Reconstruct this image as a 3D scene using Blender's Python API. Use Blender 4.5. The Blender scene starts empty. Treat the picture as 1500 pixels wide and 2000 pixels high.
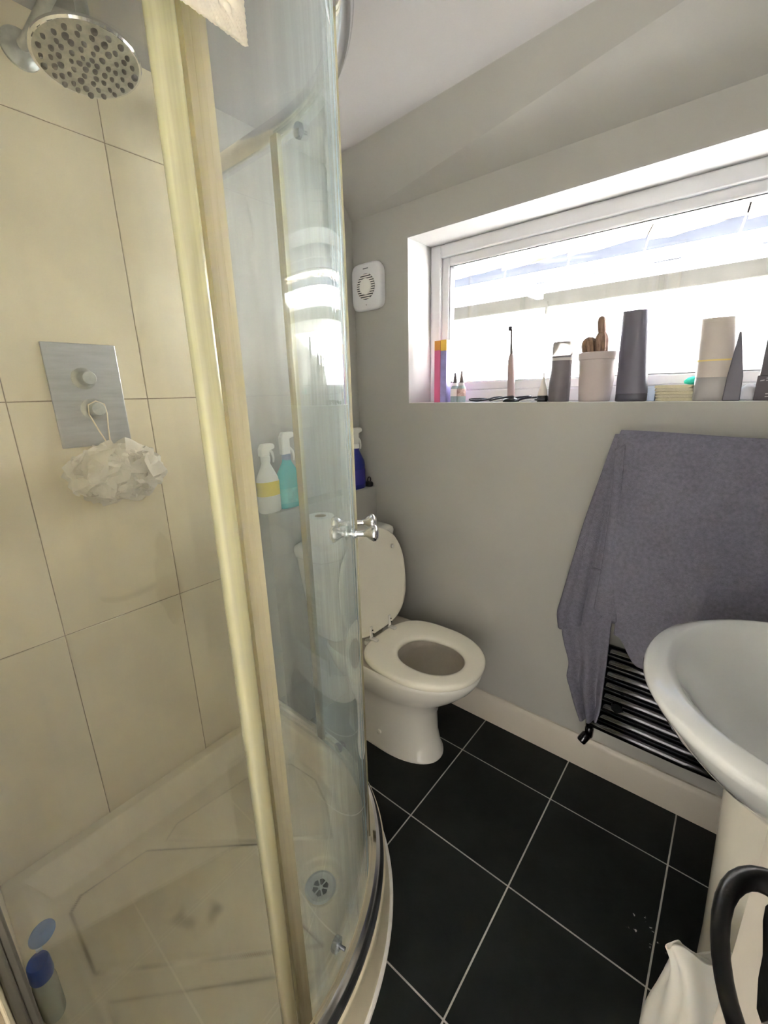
import bpy, math, random
from mathutils import Vector, Matrix, noise
random.seed(7)
S = bpy.context.scene
COL = S.collection
R = math.radians

# ------------------------------------------------------------------ camera
CAM_LOC = Vector((1.29976, -1.41517, 1.32913))
yaw, pitch, roll, FPX = 0.874787, 0.272223, -0.0249, 834.22
fw = Vector((-math.cos(yaw)*math.cos(pitch), math.sin(yaw)*math.cos(pitch), -math.sin(pitch)))
rt = fw.cross(Vector((0, 0, 1))).normalized()
up = rt.cross(fw)
r2 = rt*math.cos(roll) + up*math.sin(roll)
u2 = -rt*math.sin(roll) + up*math.cos(roll)
cam = bpy.data.cameras.new('camera')
cam.sensor_fit = 'HORIZONTAL'; cam.sensor_width = 36.0; cam.lens = FPX/1500*36.0; cam.clip_start = 0.02
co = bpy.data.objects.new('camera', cam); COL.objects.link(co)
co.matrix_world = Matrix(((r2.x, u2.x, -fw.x, CAM_LOC.x), (r2.y, u2.y, -fw.y, CAM_LOC.y), (r2.z, u2.z, -fw.z, CAM_LOC.z), (0, 0, 0, 1)))
S.camera = co

# ------------------------------------------------------------------ world, sun, exposure
SUN_DIR = Vector((0.22, -0.70, 0.675)).normalized()      # towards the sun: high, from behind this house
w = bpy.data.worlds.new('sky'); S.world = w; w.use_nodes = True
nt = w.node_tree; bg = nt.nodes['Background']
sk = nt.nodes.new('ShaderNodeTexSky'); sk.sky_type = 'NISHITA'; sk.sun_disc = False
sk.sun_elevation = math.asin(SUN_DIR.z); sk.sun_rotation = math.atan2(SUN_DIR.x, SUN_DIR.y)
nt.links.new(sk.outputs[0], bg.inputs[0]); bg.inputs[1].default_value = 0.13
sl = bpy.data.lights.new('sun', 'SUN'); sl.energy = 105.0; sl.angle = R(0.6); sl.color = (0.96, 0.98, 1.0)
so = bpy.data.objects.new('sun', sl); COL.objects.link(so)
so.rotation_euler = SUN_DIR.to_track_quat('Z', 'Y').to_euler()
S.view_settings.view_transform = 'Standard'; S.view_settings.look = 'None'
S.view_settings.gamma = 1.0; S.view_settings.use_curve_mapping = False
S.view_settings.exposure = 2.2
S.cycles.use_denoising = True
S.cycles.max_bounces = 12; S.cycles.diffuse_bounces = 7; S.cycles.glossy_bounces = 6
S.cycles.transparent_max_bounces = 32
S.cycles.sample_clamp_indirect = 12.0

# ------------------------------------------------------------------ materials
def lin(c):
    c = c/255.0
    return c/12.92 if c <= 0.04045 else ((c+0.055)/1.055)**2.4
def rgb(r, g, b): return (lin(r), lin(g), lin(b), 1.0)
MATS = {}
def mat(name, col, rough=0.5, metal=0.0, var=0.0, vscale=8.0, bump=0.0, bscale=60.0, trans=0.0, coat=0.0, sss=0.0, spec=0.5, stretch=None, dark=None, emit=0.0):
    if name in MATS: return MATS[name]
    m = bpy.data.materials.new(name); m.use_nodes = True; MATS[name] = m
    n = m.node_tree.nodes; L = m.node_tree.links; p = n['Principled BSDF']
    p.inputs['Base Color'].default_value = col; p.inputs['Roughness'].default_value = rough
    p.inputs['Metallic'].default_value = metal; p.inputs['Specular IOR Level'].default_value = spec
    if coat: p.inputs['Coat Weight'].default_value = coat; p.inputs['Coat Roughness'].default_value = 0.05
    if trans: p.inputs['Transmission Weight'].default_value = trans
    if sss:
        p.inputs['Subsurface Weight'].default_value = sss; p.inputs['Subsurface Radius'].default_value = (0.01, 0.008, 0.006)
    if emit:
        p.inputs['Emission Color'].default_value = col; p.inputs['Emission Strength'].default_value = emit
    if var or bump:
        tc = n.new('ShaderNodeTexCoord'); mp = n.new('ShaderNodeMapping'); L.new(tc.outputs['Object'], mp.inputs[0])
        if stretch: mp.inputs['Scale'].default_value = stretch
    if var:
        t = n.new('ShaderNodeTexNoise'); t.inputs['Scale'].default_value = vscale; t.inputs['Detail'].default_value = 6; t.inputs['Roughness'].default_value = 0.62
        L.new(mp.outputs[0], t.inputs['Vector'])
        rp = n.new('ShaderNodeMapRange'); rp.inputs[1].default_value = 0.3; rp.inputs[2].default_value = 0.72
        L.new(t.outputs[0], rp.inputs[0])
        mx = n.new('ShaderNodeMix'); mx.data_type = 'RGBA'
        d = dark if dark else tuple(c*(1-var) for c in col[:3])+(1,)
        mx.inputs[6].default_value = d; mx.inputs[7].default_value = tuple(min(1, c*(1+(0 if dark else var*0.6))) for c in col[:3])+(1,)
        L.new(rp.outputs[0], mx.inputs[0]); L.new(mx.outputs[2], p.inputs['Base Color'])
    if bump:
        t2 = n.new('ShaderNodeTexNoise'); t2.inputs['Scale'].default_value = bscale; t2.inputs['Detail'].default_value = 4
        L.new(mp.outputs[0], t2.inputs['Vector'])
        b = n.new('ShaderNodeBump'); b.inputs['Strength'].default_value = bump; b.inputs['Distance'].default_value = 0.004
        L.new(t2.outputs[0], b.inputs['Height']); L.new(b.outputs[0], p.inputs['Normal'])
    return m

def glass_mat(name, tint, haze, streak, haze_col, grazing=0.0, scale=(16, 16, 0.5)):
    """thin sheet glass: see-through, Schlick mirror reflection, lime-scale film in vertical streaks"""
    m = bpy.data.materials.new(name); m.use_nodes = True; MATS[name] = m
    n = m.node_tree.nodes; L = m.node_tree.links
    for x in list(n):
        if x.type != 'OUTPUT_MATERIAL': n.remove(x)
    out = [x for x in n if x.type == 'OUTPUT_MATERIAL'][0]
    tr = n.new('ShaderNodeBsdfTransparent'); tr.inputs[0].default_value = tint
    gl = n.new('ShaderNodeBsdfGlossy'); gl.inputs['Roughness'].default_value = 0.015; gl.inputs['Color'].default_value = (0.95, 0.97, 0.97, 1)
    lw = n.new('ShaderNodeLayerWeight'); lw.inputs['Blend'].default_value = 0.5
    pw = n.new('ShaderNodeMath'); pw.operation = 'POWER'; pw.inputs[1].default_value = 5.0; L.new(lw.outputs['Facing'], pw.inputs[0])
    ma = n.new('ShaderNodeMath'); ma.operation = 'MULTIPLY_ADD'; ma.inputs[1].default_value = 0.95; ma.inputs[2].default_value = 0.05; L.new(pw.outputs[0], ma.inputs[0])
    mx = n.new('ShaderNodeMixShader'); L.new(ma.outputs[0], mx.inputs[0]); L.new(tr.outputs[0], mx.inputs[1]); L.new(gl.outputs[0], mx.inputs[2])
    df = n.new('ShaderNodeBsdfDiffuse'); df.inputs[0].default_value = haze_col
    tc = n.new('ShaderNodeTexCoord'); mp = n.new('ShaderNodeMapping'); mp.inputs['Scale'].default_value = scale; L.new(tc.outputs['Object'], mp.inputs[0])
    t = n.new('ShaderNodeTexNoise'); t.inputs['Scale'].default_value = 1.6; t.inputs['Detail'].default_value = 7; t.inputs['Roughness'].default_value = 0.65; L.new(mp.outputs[0], t.inputs['Vector'])
    rp = n.new('ShaderNodeMapRange'); rp.inputs[1].default_value = 0.42; rp.inputs[2].default_value = 0.75; rp.inputs[3].default_value = haze; rp.inputs[4].default_value = haze+streak
    L.new(t.outputs[0], rp.inputs[0])
    m2 = n.new('ShaderNodeMixShader'); L.new(rp.outputs[0], m2.inputs[0]); L.new(mx.outputs[0], m2.inputs[1]); L.new(df.outputs[0], m2.inputs[2])
    p3 = n.new('ShaderNodeMath'); p3.operation = 'POWER'; p3.inputs[1].default_value = 3.0; L.new(lw.outputs['Facing'], p3.inputs[0])
    gz = n.new('ShaderNodeMath'); gz.operation = 'MULTIPLY_ADD'; gz.inputs[1].default_value = grazing; gz.inputs[2].default_value = 1.0; L.new(p3.outputs[0], gz.inputs[0])
    hm = n.new('ShaderNodeMath'); hm.operation = 'MULTIPLY'; hm.use_clamp = True; L.new(rp.outputs[0], hm.inputs[0]); L.new(gz.outputs[0], hm.inputs[1])
    L.new(hm.outputs[0], m2.inputs[0])
    L.new(m2.outputs[0], out.inputs[0])
    return m

def seal_mat(name, col, tcol, mixf):
    m = bpy.data.materials.new(name); m.use_nodes = True; MATS[name] = m
    n = m.node_tree.nodes; L = m.node_tree.links; p = n['Principled BSDF']
    tc = n.new('ShaderNodeTexCoord'); mp = n.new('ShaderNodeMapping'); mp.inputs['Scale'].default_value = (90, 90, 2.2); L.new(tc.outputs['Object'], mp.inputs[0])
    t = n.new('ShaderNodeTexNoise'); t.inputs['Scale'].default_value = 1.3; t.inputs['Detail'].default_value = 5; L.new(mp.outputs[0], t.inputs['Vector'])
    mx = n.new('ShaderNodeMix'); mx.data_type = 'RGBA'; mx.inputs[6].default_value = col; mx.inputs[7].default_value = tcol
    rp = n.new('ShaderNodeMapRange'); rp.inputs[1].default_value = 0.35; rp.inputs[2].default_value = 0.65; L.new(t.outputs[0], rp.inputs[0]); L.new(rp.outputs[0], mx.inputs[0])
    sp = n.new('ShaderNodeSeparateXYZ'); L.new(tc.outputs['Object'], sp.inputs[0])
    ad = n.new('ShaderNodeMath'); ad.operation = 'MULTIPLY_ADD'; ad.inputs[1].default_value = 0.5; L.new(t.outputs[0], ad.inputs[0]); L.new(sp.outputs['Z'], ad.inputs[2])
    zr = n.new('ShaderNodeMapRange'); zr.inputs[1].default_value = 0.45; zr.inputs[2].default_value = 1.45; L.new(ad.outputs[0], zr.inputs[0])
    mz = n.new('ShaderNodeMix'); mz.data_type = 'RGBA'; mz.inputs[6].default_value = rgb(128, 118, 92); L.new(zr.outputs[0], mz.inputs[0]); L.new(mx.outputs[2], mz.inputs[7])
    L.new(mz.outputs[2], p.inputs['Base Color']); p.inputs['Roughness'].default_value = 0.22
    p.inputs['Subsurface Weight'].default_value = 0.3; p.inputs['Subsurface Radius'].default_value = (0.012, 0.011, 0.006)
    tr = n.new('ShaderNodeBsdfTransparent'); tr.inputs[0].default_value = (0.95, 0.94, 0.8, 1)
    ms = n.new('ShaderNodeMixShader'); ms.inputs[0].default_value = mixf
    out = [x for x in n if x.type == 'OUTPUT_MATERIAL'][0]
    L.new(p.outputs[0], ms.inputs[1]); L.new(tr.outputs[0], ms.inputs[2]); L.new(ms.outputs[0], out.inputs[0])
    return m

M = {}
M['paint'] = mat('grey_wall_paint', rgb(176, 174, 169), 0.75, var=0.03, vscale=3, bump=0.06, bscale=180)
M['ceil'] = mat('white_ceiling_paint', rgb(174, 171, 169), 0.8, bump=0.05, bscale=160)
M['white_gloss'] = mat('white_gloss_paint', rgb(236, 234, 230), 0.3)
M['cream_gloss'] = mat('cream_gloss_paint', rgb(206, 198, 186), 0.4, var=0.03, vscale=4)
M['upvc'] = mat('white_window_plastic', rgb(220, 220, 224), 0.28)
M['reveal'] = mat('off_white_reveal_paint', rgb(176, 174, 173), 0.6)
M['gasket'] = mat('black_rubber_gasket', rgb(40, 40, 44), 0.6)
M['grout_dark'] = mat('brown_wall_grout', rgb(146, 131, 106), 0.9)
M['tile'] = mat('beige_wall_tile', rgb(224, 213, 184), 0.34, var=0.10, vscale=3.0, bump=0.05, bscale=40)
M['grout_floor'] = mat('pale_floor_grout', rgb(186, 182, 174), 0.9, var=0.2, vscale=20)
M['acrylic'] = mat('cream_shower_tray', rgb(226, 217, 192), 0.32, var=0.16, vscale=5.0, dark=rgb(210, 199, 172))
def tray_mat():
    m = M['acrylic']; n = m.node_tree.nodes; L = m.node_tree.links; p = n['Principled BSDF']
    src = p.inputs['Base Color'].links[0].from_socket
    a = n.new('ShaderNodeAttribute'); a.attribute_name = 'grime'
    mx = n.new('ShaderNodeMix'); mx.data_type = 'RGBA'; mx.inputs[7].default_value = rgb(112, 98, 76)
    L.new(a.outputs['Fac'], mx.inputs[0]); L.new(src, mx.inputs[6]); L.new(mx.outputs[2], p.inputs['Base Color'])
    return m
M['ceramic'] = mat('white_ceramic', rgb(236, 233, 226), 0.12, coat=0.4)
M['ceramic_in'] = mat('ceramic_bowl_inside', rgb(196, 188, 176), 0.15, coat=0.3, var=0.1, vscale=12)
M['seat'] = mat('cream_seat_plastic', rgb(244, 239, 225), 0.22, coat=0.3)
M['basin'] = mat('basin_ceramic', rgb(234, 235, 233), 0.08, coat=1.0)
M['chrome'] = mat('chrome', (0.86, 0.86, 0.88, 1), 0.09, 1.0)
M['chrome_dark'] = mat('dark_chrome', (0.33, 0.33, 0.36, 1), 0.16, 1.0)
M['black_nickel'] = mat('black_nickel', (0.055, 0.055, 0.06, 1), 0.12, 1.0, coat=0.6)
M['alu'] = mat('polished_aluminium_rail', (0.86, 0.86, 0.9, 1), 0.22, 1.0)
M['alu_stain'] = mat('limescaled_aluminium', (0.62, 0.60, 0.54, 1), 0.33, 0.8, var=0.3, vscale=9, stretch=(6, 6, 0.6))
M['steel'] = mat('brushed_steel', (0.52, 0.53, 0.54, 1), 0.34, 0.9, var=0.12, vscale=10, stretch=(1, 1, 8))
M['scaled_chrome'] = mat('limescaled_chrome', (0.55, 0.57, 0.55, 1), 0.35, 0.7, var=0.25, vscale=25)
M['nozzle_face'] = mat('limescaled_shower_face', rgb(186, 180, 160), 0.5, 0.25, var=0.3, vscale=60)
M['nozzle'] = mat('dark_rubber_nozzle', rgb(84, 76, 66), 0.6, var=0.3, vscale=90)
M['black'] = mat('black_plastic', rgb(26, 26, 28), 0.4)
M['black_iron'] = mat('black_iron_enamel', rgb(9, 9, 11), 0.3, 0.0, bump=0.15, bscale=60, spec=0.25)
M['towel'] = mat('charcoal_terry', rgb(128, 126, 140), 0.95, var=0.22, vscale=110, bump=0.9, bscale=520, spec=0.1)
M['mat'] = mat('white_bobble_cotton', rgb(240, 234, 218), 0.9, var=0.1, vscale=60, sss=0.2)
M['pouf'] = None
M['bag'] = mat('white_plastic_bag', rgb(226, 222, 212), 0.45, var=0.05, vscale=10, sss=0.25)
M['render'] = mat('white_render_wall', rgb(245, 243, 238), 0.9, var=0.05, vscale=6, bump=0.3, bscale=30)
M['conc'] = mat('grey_weathered_fascia', rgb(70, 68, 64), 0.9, var=0.3, vscale=7, stretch=(3, 3, 1))
M['gutter'] = mat('white_gutter_plastic', rgb(240, 240, 238), 0.5)
M['rooftile'] = mat('weathered_roof_tile', rgb(112, 100, 86), 0.9, var=0.35, vscale=14, bump=0.6, bscale=25)
M['hall'] = mat('hall_wall_paint', rgb(236, 233, 228), 0.8)
M['carpet'] = mat('hall_carpet', rgb(150, 138, 122), 0.95, var=0.15, vscale=60)
M['glass'] = glass_mat('shower_glass', (0.984, 0.992, 0.988, 1), 0.004, 0.026, rgb(226, 236, 238), grazing=3.0)
M['dglass'] = glass_mat('limescaled_door_glass', (0.984, 0.992, 0.988, 1), 0.030, 0.10, rgb(216, 236, 242), grazing=5.0)
M['wglass'] = glass_mat('window_glass', (0.985, 0.99, 0.99, 1), 0.004, 0.012, rgb(230, 230, 230), scale=(3, 3, 3))
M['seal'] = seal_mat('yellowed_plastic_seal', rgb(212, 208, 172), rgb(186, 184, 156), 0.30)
M['seal2'] = seal_mat('yellowed_brush_seal', rgb(218, 211, 186), rgb(208, 200, 170), 0.25)

def slate():
    m = bpy.data.materials.new('black_slate_tile'); m.use_nodes = True
    n = m.node_tree.nodes; L = m.node_tree.links; p = n['Principled BSDF']
    g = n.new('ShaderNodeNewGeometry')
    t = n.new('ShaderNodeTexNoise'); t.inputs['Scale'].default_value = 7; t.inputs['Detail'].default_value = 8; t.inputs['Roughness'].default_value = 0.7; L.new(g.outputs['Position'], t.inputs['Vector'])
    cr = n.new('ShaderNodeValToRGB'); cr.color_ramp.elements[0].position = 0.3; cr.color_ramp.elements[0].color = rgb(12, 14, 13); cr.color_ramp.elements[1].position = 0.75; cr.color_ramp.elements[1].color = rgb(30, 33, 30)
    L.new(t.outputs[0], cr.inputs[0])
    # chalky scuff left on one tile
    sx = n.new('ShaderNodeVectorMath'); sx.operation = 'DISTANCE'; sx.inputs[1].default_value = (1.307, -0.424, 0.0); L.new(g.outputs['Position'], sx.inputs[0])
    near = n.new('ShaderNodeMapRange'); near.inputs[1].default_value = 0.03; near.inputs[2].default_value = 0.055; near.inputs[3].default_value = 1; near.inputs[4].default_value = 0; L.new(sx.outputs['Value'], near.inputs[0])
    t3 = n.new('ShaderNodeTexNoise'); t3.inputs['Scale'].default_value = 55; t3.inputs['Detail'].default_value = 3; L.new(g.outputs['Position'], t3.inputs['Vector'])
    th = n.new('ShaderNodeMapRange'); th.inputs[1].default_value = 0.64; th.inputs[2].default_value = 0.67; L.new(t3.outputs[0], th.inputs[0])
    ml = n.new('ShaderNodeMath'); ml.operation = 'MULTIPLY'; L.new(near.outputs[0], ml.inputs[0]); L.new(th.outputs[0], ml.inputs[1])
    mx = n.new('ShaderNodeMix'); mx.data_type = 'RGBA'; mx.inputs[7].default_value = rgb(190, 186, 180); L.new(ml.outputs[0], mx.inputs[0]); L.new(cr.outputs[0], mx.inputs[6])
    L.new(mx.outputs[2], p.inputs['Base Color']); p.inputs['Roughness'].default_value = 0.5; p.inputs['Specular IOR Level'].default_value = 0.22
    t2 = n.new('ShaderNodeTexNoise'); t2.inputs['Scale'].default_value = 26; t2.inputs['Detail'].default_value = 8; L.new(g.outputs['Position'], t2.inputs['Vector'])
    b = n.new('ShaderNodeBump'); b.inputs['Strength'].default_value = 0.35; b.inputs['Distance'].default_value = 0.004; L.new(t2.outputs[0], b.inputs['Height']); L.new(b.outputs[0], p.inputs['Normal'])
    return m
M['slate'] = slate()

def pouf_mat():
    m = bpy.data.materials.new('white_nylon_mesh'); m.use_nodes = True
    n = m.node_tree.nodes; L = m.node_tree.links; p = n['Principled BSDF']
    p.inputs['Base Color'].default_value = rgb(246, 242, 232); p.inputs['Roughness'].default_value = 0.7
    tl = n.new('ShaderNodeBsdfTranslucent'); tl.inputs[0].default_value = rgb(246, 242, 232)
    tr = n.new('ShaderNodeBsdfTransparent')
    a = n.new('ShaderNodeMixShader'); a.inputs[0].default_value = 0.35; L.new(p.outputs[0], a.inputs[1]); L.new(tl.outputs[0], a.inputs[2])
    b = n.new('ShaderNodeMixShader'); b.inputs[0].default_value = 0.30; L.new(a.outputs[0], b.inputs[1]); L.new(tr.outputs[0], b.inputs[2])
    out = [x for x in n if x.type == 'OUTPUT_MATERIAL'][0]; L.new(b.outputs[0], out.inputs[0])
    return m
M['pouf'] = pouf_mat()

# ------------------------------------------------------------------ geometry helpers
class G:
    def __init__(s): s.v = []; s.f = []
    def add(s, vs, fs):
        o = len(s.v); s.v += [tuple(p) for p in vs]; s.f += [tuple(i+o for i in f) for f in fs]; return s
    def box(s, a, b):
        (x0, y0, z0), (x1, y1, z1) = a, b
        return s.add([(x0, y0, z0), (x1, y0, z0), (x1, y1, z0), (x0, y1, z0), (x0, y0, z1), (x1, y0, z1), (x1, y1, z1), (x0, y1, z1)],
                     [(0, 3, 2, 1), (4, 5, 6, 7), (0, 1, 5, 4), (1, 2, 6, 5), (2, 3, 7, 6), (3, 0, 4, 7)])
    def loft(s, rings, cap0=True, cap1=True, closed=True):
        n = len(rings[0]); vs = [p for r in rings for p in r]; fs = []
        for i in range(len(rings)-1):
            for j in range(n if closed else n-1):
                k = (j+1) % n
                fs.append((i*n+j, i*n+k, (i+1)*n+k, (i+1)*n+j))
        if cap0: fs.append(tuple(range(n-1, -1, -1)))
        if cap1: fs.append(tuple((len(rings)-1)*n+j for j in range(n)))
        return s.add(vs, fs)
    def tube(s, pts, r, n=12, cap=True):
        pts = [Vector(p) for p in pts]; rs = r if isinstance(r, (list, tuple)) else [r]*len(pts)
        rings = []; prev = None
        for i, p in enumerate(pts):
            d = (pts[min(i+1, len(pts)-1)]-pts[max(i-1, 0)]).normalized()
            if prev is None:
                a = Vector((0, 0, 1)) if abs(d.z) < 0.9 else Vector((1, 0, 0)); x = d.cross(a).normalized()
            else:
                x = (prev - d*prev.dot(d)).normalized()
            y = d.cross(x); prev = x
            rings.append([p + (x*math.cos(t)+y*math.sin(t))*rs[i] for t in [2*math.pi*k/n for k in range(n)]])
        return s.loft(rings, cap, cap)
    def lathe(s, prof, c=(0, 0, 0), n=24, sx=1.0, sy=1.0, axis=None, cap=True):
        """prof: (radius, height) ; axis: direction of height"""
        c = Vector(c); q = Vector(axis).to_track_quat('Z', 'Y') if axis else None
        rings = []
        for r, h in prof:
            ring = []
            for k in range(n):
                t = 2*math.pi*k/n; p = Vector((r*sx*math.cos(t), r*sy*math.sin(t), h))
                ring.append(c + (q @ p if q else p))
            rings.append(ring)
        return s.loft(rings, cap, cap)
    def prism(s, poly, f0, f1):
        """poly 2d; f0/f1 map 2d -> 3d for both sides"""
        n = len(poly); a = [f0(*p) for p in poly]; b = [f1(*p) for p in poly]
        return s.add(a+b, [tuple(range(n-1, -1, -1)), tuple(range(n, 2*n))] + [(i, (i+1) % n, n+(i+1) % n, n+i) for i in range(n)])
    def grid(s, fn, nu, nv):
        vs = [fn(i/nu, j/nv) for j in range(nv+1) for i in range(nu+1)]
        return s.add(vs, [(j*(nu+1)+i, j*(nu+1)+i+1, (j+1)*(nu+1)+i+1, (j+1)*(nu+1)+i) for j in range(nv) for i in range(nu)])
    def sweep(s, path, prof):
        """path: list of (point, radial unit vector in xy); prof: list of (r offset, z) closed section"""
        rings = [[(p[0]+d[0]*r, p[1]+d[1]*r, z) for r, z in prof] for p, d in path]
        return s.loft(rings)

def mesh_of(name, g, m, smooth=35):
    me = bpy.data.meshes.new(name); me.from_pydata(g.v, [], g.f); me.validate()
    if isinstance(m, (list, tuple)):
        for x in m: me.materials.append(x)
    else: me.materials.append(m)
    if smooth:
        me.polygons.foreach_set('use_smooth', [True]*len(me.polygons)); me.set_sharp_from_angle(angle=R(smooth))
    me.update(); return me
def fix_normals(me):
    import bmesh
    b = bmesh.new(); b.from_mesh(me); bmesh.ops.recalc_face_normals(b, faces=b.faces); b.to_mesh(me); b.free()
def tag(o, label=None, cat=None, group=None, kind=None):
    if label: o['label'] = label
    if cat: o['category'] = cat
    if group: o['group'] = group
    if kind: o['kind'] = kind
    return o
def obj(name, g, m, parent=None, smooth=35, bevel=0.0, label=None, recalc=True, subsurf=0, solid=0):
    me = mesh_of(name, g, m, 0)
    if recalc: fix_normals(me)
    if smooth:
        me.polygons.foreach_set('use_smooth', [True]*len(me.polygons)); me.set_sharp_from_angle(angle=R(smooth))
    o = bpy.data.objects.new(name, me); COL.objects.link(o)
    if parent: set_parent(o, parent)
    if solid:
        s = o.modifiers.new('solid', 'SOLIDIFY'); s.thickness = solid; s.offset = 0
    if bevel:
        b = o.modifiers.new('bevel', 'BEVEL'); b.width = bevel; b.segments = 2; b.limit_method = 'ANGLE'; b.angle_limit = R(40)
        b.harden_normals = False
    if subsurf:
        s = o.modifiers.new('sub', 'SUBSURF'); s.levels = subsurf; s.render_levels = subsurf
    if label: o['label'] = label
    return o
def world_of(o):
    mtx = o.matrix_basis.copy()
    if o.parent: mtx = world_of(o.parent) @ o.matrix_parent_inverse @ mtx
    return mtx
def set_parent(o, p):
    o.parent = p; o.matrix_parent_inverse = world_of(p).inverted()
def thing(name, label, cat, loc=(0, 0, 0), group=None):
    o = bpy.data.objects.new(name, None); COL.objects.link(o); o.location = loc; o.empty_display_size = 0.05
    return tag(o, label, cat, group)
def struct(name, g, m, label, smooth=0, bevel=0, kind='structure', parent=None):
    o = obj(name, g, m, parent, smooth, bevel)
    if parent is None: tag(o, label, None, None, kind)
    return o
def sst(a, b, x):
    t = max(0.0, min(1.0, (x-a)/(b-a))); return t*t*(3-2*t)
def egg(cx, cy, z, an, ap, hw, en=2.0, ep=2.0, n=48):
    """ring: half length an towards -X, ap towards +X, half width hw; superellipse exponents"""
    out = []
    for k in range(n):
        t = 2*math.pi*k/n; c, s = math.cos(t), math.sin(t)
        e = ep if c >= 0 else en; a = ap if c >= 0 else an
        out.append((cx + a*math.copysign(abs(c)**(2/e), c), cy + hw*math.copysign(abs(s)**(2/e), s), z))
    return out

# ------------------------------------------------------------------ the room
CEIL = 2.13
XE = 1.70                      # right-hand wall
struct_bottom = -0.15
tag(struct('floor', G().box((-0.2, -3.3, -0.15), (1.9, 0.25, -0.0012)), M['grout_floor'], ''), 'pale grouted bed under the black slate floor tiles', None, None, 'structure')
floor = bpy.data.objects['floor']
# floor tiles, one object each
tile_cache = {}
def tile_mesh(key, name, dx, dy, dz, m, bev):
    k = (key, round(dx, 4), round(dy, 4), round(dz, 4))
    if k not in tile_cache:
        b = bev
        g = G()
        x, y, z = dx/2, dy/2, dz/2
        if key == 'floor':      # chamfered top
            lo = [(-x, -y, -z), (x, -y, -z), (x, y, -z), (-x, y, -z)]
            mi = [(-x, -y, z-b), (x, -y, z-b), (x, y, z-b), (-x, y, z-b)]
            hi = [(-x+b, -y+b, z), (x-b, -y+b, z), (x-b, y-b, z), (-x+b, y-b, z)]
            g.loft([lo, mi, hi])
        elif key == 'wallx':    # face towards +X
            lo = [(-x, -y, -z), (-x, y, -z), (-x, y, z), (-x, -y, z)]
            mi = [(x-b, -y, -z), (x-b, y, -z), (x-b, y, z), (x-b, -y, z)]
            hi = [(x, -y+b, -z+b), (x, y-b, -z+b), (x, y-b, z-b), (x, -y+b, z-b)]
            g.loft([lo, mi, hi])
        else:                   # face towards +Y
            lo = [(-x, -y, -z), (x, -y, -z), (x, -y, z), (-x, -y, z)]
            mi = [(-x, y-b, -z), (x, y-b, -z), (x, y-b, z), (-x, y-b, z)]
            hi = [(-x+b, y, -z+b), (x-b, y, -z+b), (x-b, y, z-b), (-x+b, y, z-b)]
            g.loft([lo, mi, hi])
        me = mesh_of(name, g, m, 0); fix_normals(me); tile_cache[k] = me
    return tile_cache[k]
def put_tile(key, name, lo, hi, m, parent, bev=0.001):
    d = [hi[i]-lo[i] for i in range(3)]
    if sorted(d)[1] < 0.004: return
    o = bpy.data.objects.new(name, tile_mesh(key, name, d[0], d[1], d[2], m, bev)); COL.objects.link(o)
    o.location = [(hi[i]+lo[i])/2 for i in range(3)]
    set_parent(o, parent)
GX = [0.6579+0.33415*k for k in range(-2, 4)]; GX = [-0.01]+[x for x in GX if 0 < x < XE-0.01]+[XE]
GY = [-0.2117-0.3375*k for k in range(0, 5)]; GY = [0.0]+[y for y in GY if y > -1.70]+[-1.71]
gr = 0.0021
for i in range(len(GX)-1):
    for j in range(len(GY)-1):
        put_tile('floor', 'floor_tile', (GX[i]+gr, GY[j+1]+gr, -0.0011), (GX[i+1]-gr, GY[j]-gr, 0.0), M['slate'], floor, 0.0004)

# window wall (opening for the window)
WX0, WX1, WZ0, WZ1 = 0.255, 1.48, 1.2866, 1.8722
g = G()
g.box((-0.2, 0, 0), (WX0, 0.28, CEIL+0.07)).box((WX1, 0, 0), (1.9, 0.28, CEIL+0.07)).box((WX0, 0, 0), (WX1, 0.28, WZ0)).box((WX0, 0, WZ1), (WX1, 0.28, CEIL+0.07))
struct('wall_window', g, M['paint'], 'grey painted wall around the long window')
# sloping section between wall and ceiling
g = G()
a = [(-0.012, 0.0, 1.978), (-0.012, -0.135, CEIL), (-0.012, 0.0, CEIL)]
b = [(XE, 0.0, 1.968), (XE, -0.262, CEIL), (XE, 0.0, CEIL)]
g.loft([a, b])
struct('ceiling_slope', g, M['paint'], 'grey sloping strip joining window wall and ceiling')
struct('ceiling', G().box((-0.2, -3.3, CEIL), (1.9, 0.0, CEIL+0.07)), M['ceil'], 'plain white ceiling')
wall_back = struct('wall_back', G().box((-0.2, -1.75, 0), (-0.012, 0.0, CEIL)), M['paint'], 'wall behind shower and toilet, tiled in the shower')
struct('wall_ledge', G().box((-0.012, -0.575, 0), (0.074, 0.0, 0.927)), M['paint'], 'low boxed ledge behind the toilet cistern')
# wall tiles in the shower (each one an object)
obj('grout_bed', G().box((-0.012, -1.446, 0.1), (-0.0025, -0.574, CEIL)), M['grout_dark'], wall_back, 0)
TY = [-1.446, -1.1886, -0.8810, -0.5734]; TZ = [0.10, 0.729, 1.329, 1.929, CEIL]
gw = 0.0012
for i in range(3):
    for j in range(4):
        put_tile('wallx', 'wall_tile', (-0.010, TY[i]+gw, TZ[j]+gw), (0.0, TY[i+1]-gw, TZ[j+1]-gw), M['tile'], wall_back, 0.0008)
wall_left = struct('wall_left', G().box((-0.012, -1.81, 0), (0.90, -1.458, CEIL)), M['paint'], 'short wall at the near end of the shower')
obj('grout_bed', G().box((0.0, -1.458, 0.1), (0.89, -1.4485, CEIL)), M['grout_dark'], wall_left, 0)
TX = [0.0, 0.3, 0.6, 0.89]
for i in range(3):
    for j in range(4):
        put_tile('wally', 'wall_tile', (TX[i]+gw, -1.456, TZ[j]+gw), (TX[i+1]-gw, -1.446, TZ[j+1]-gw), M['tile'], wall_left, 0.0008)
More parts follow.
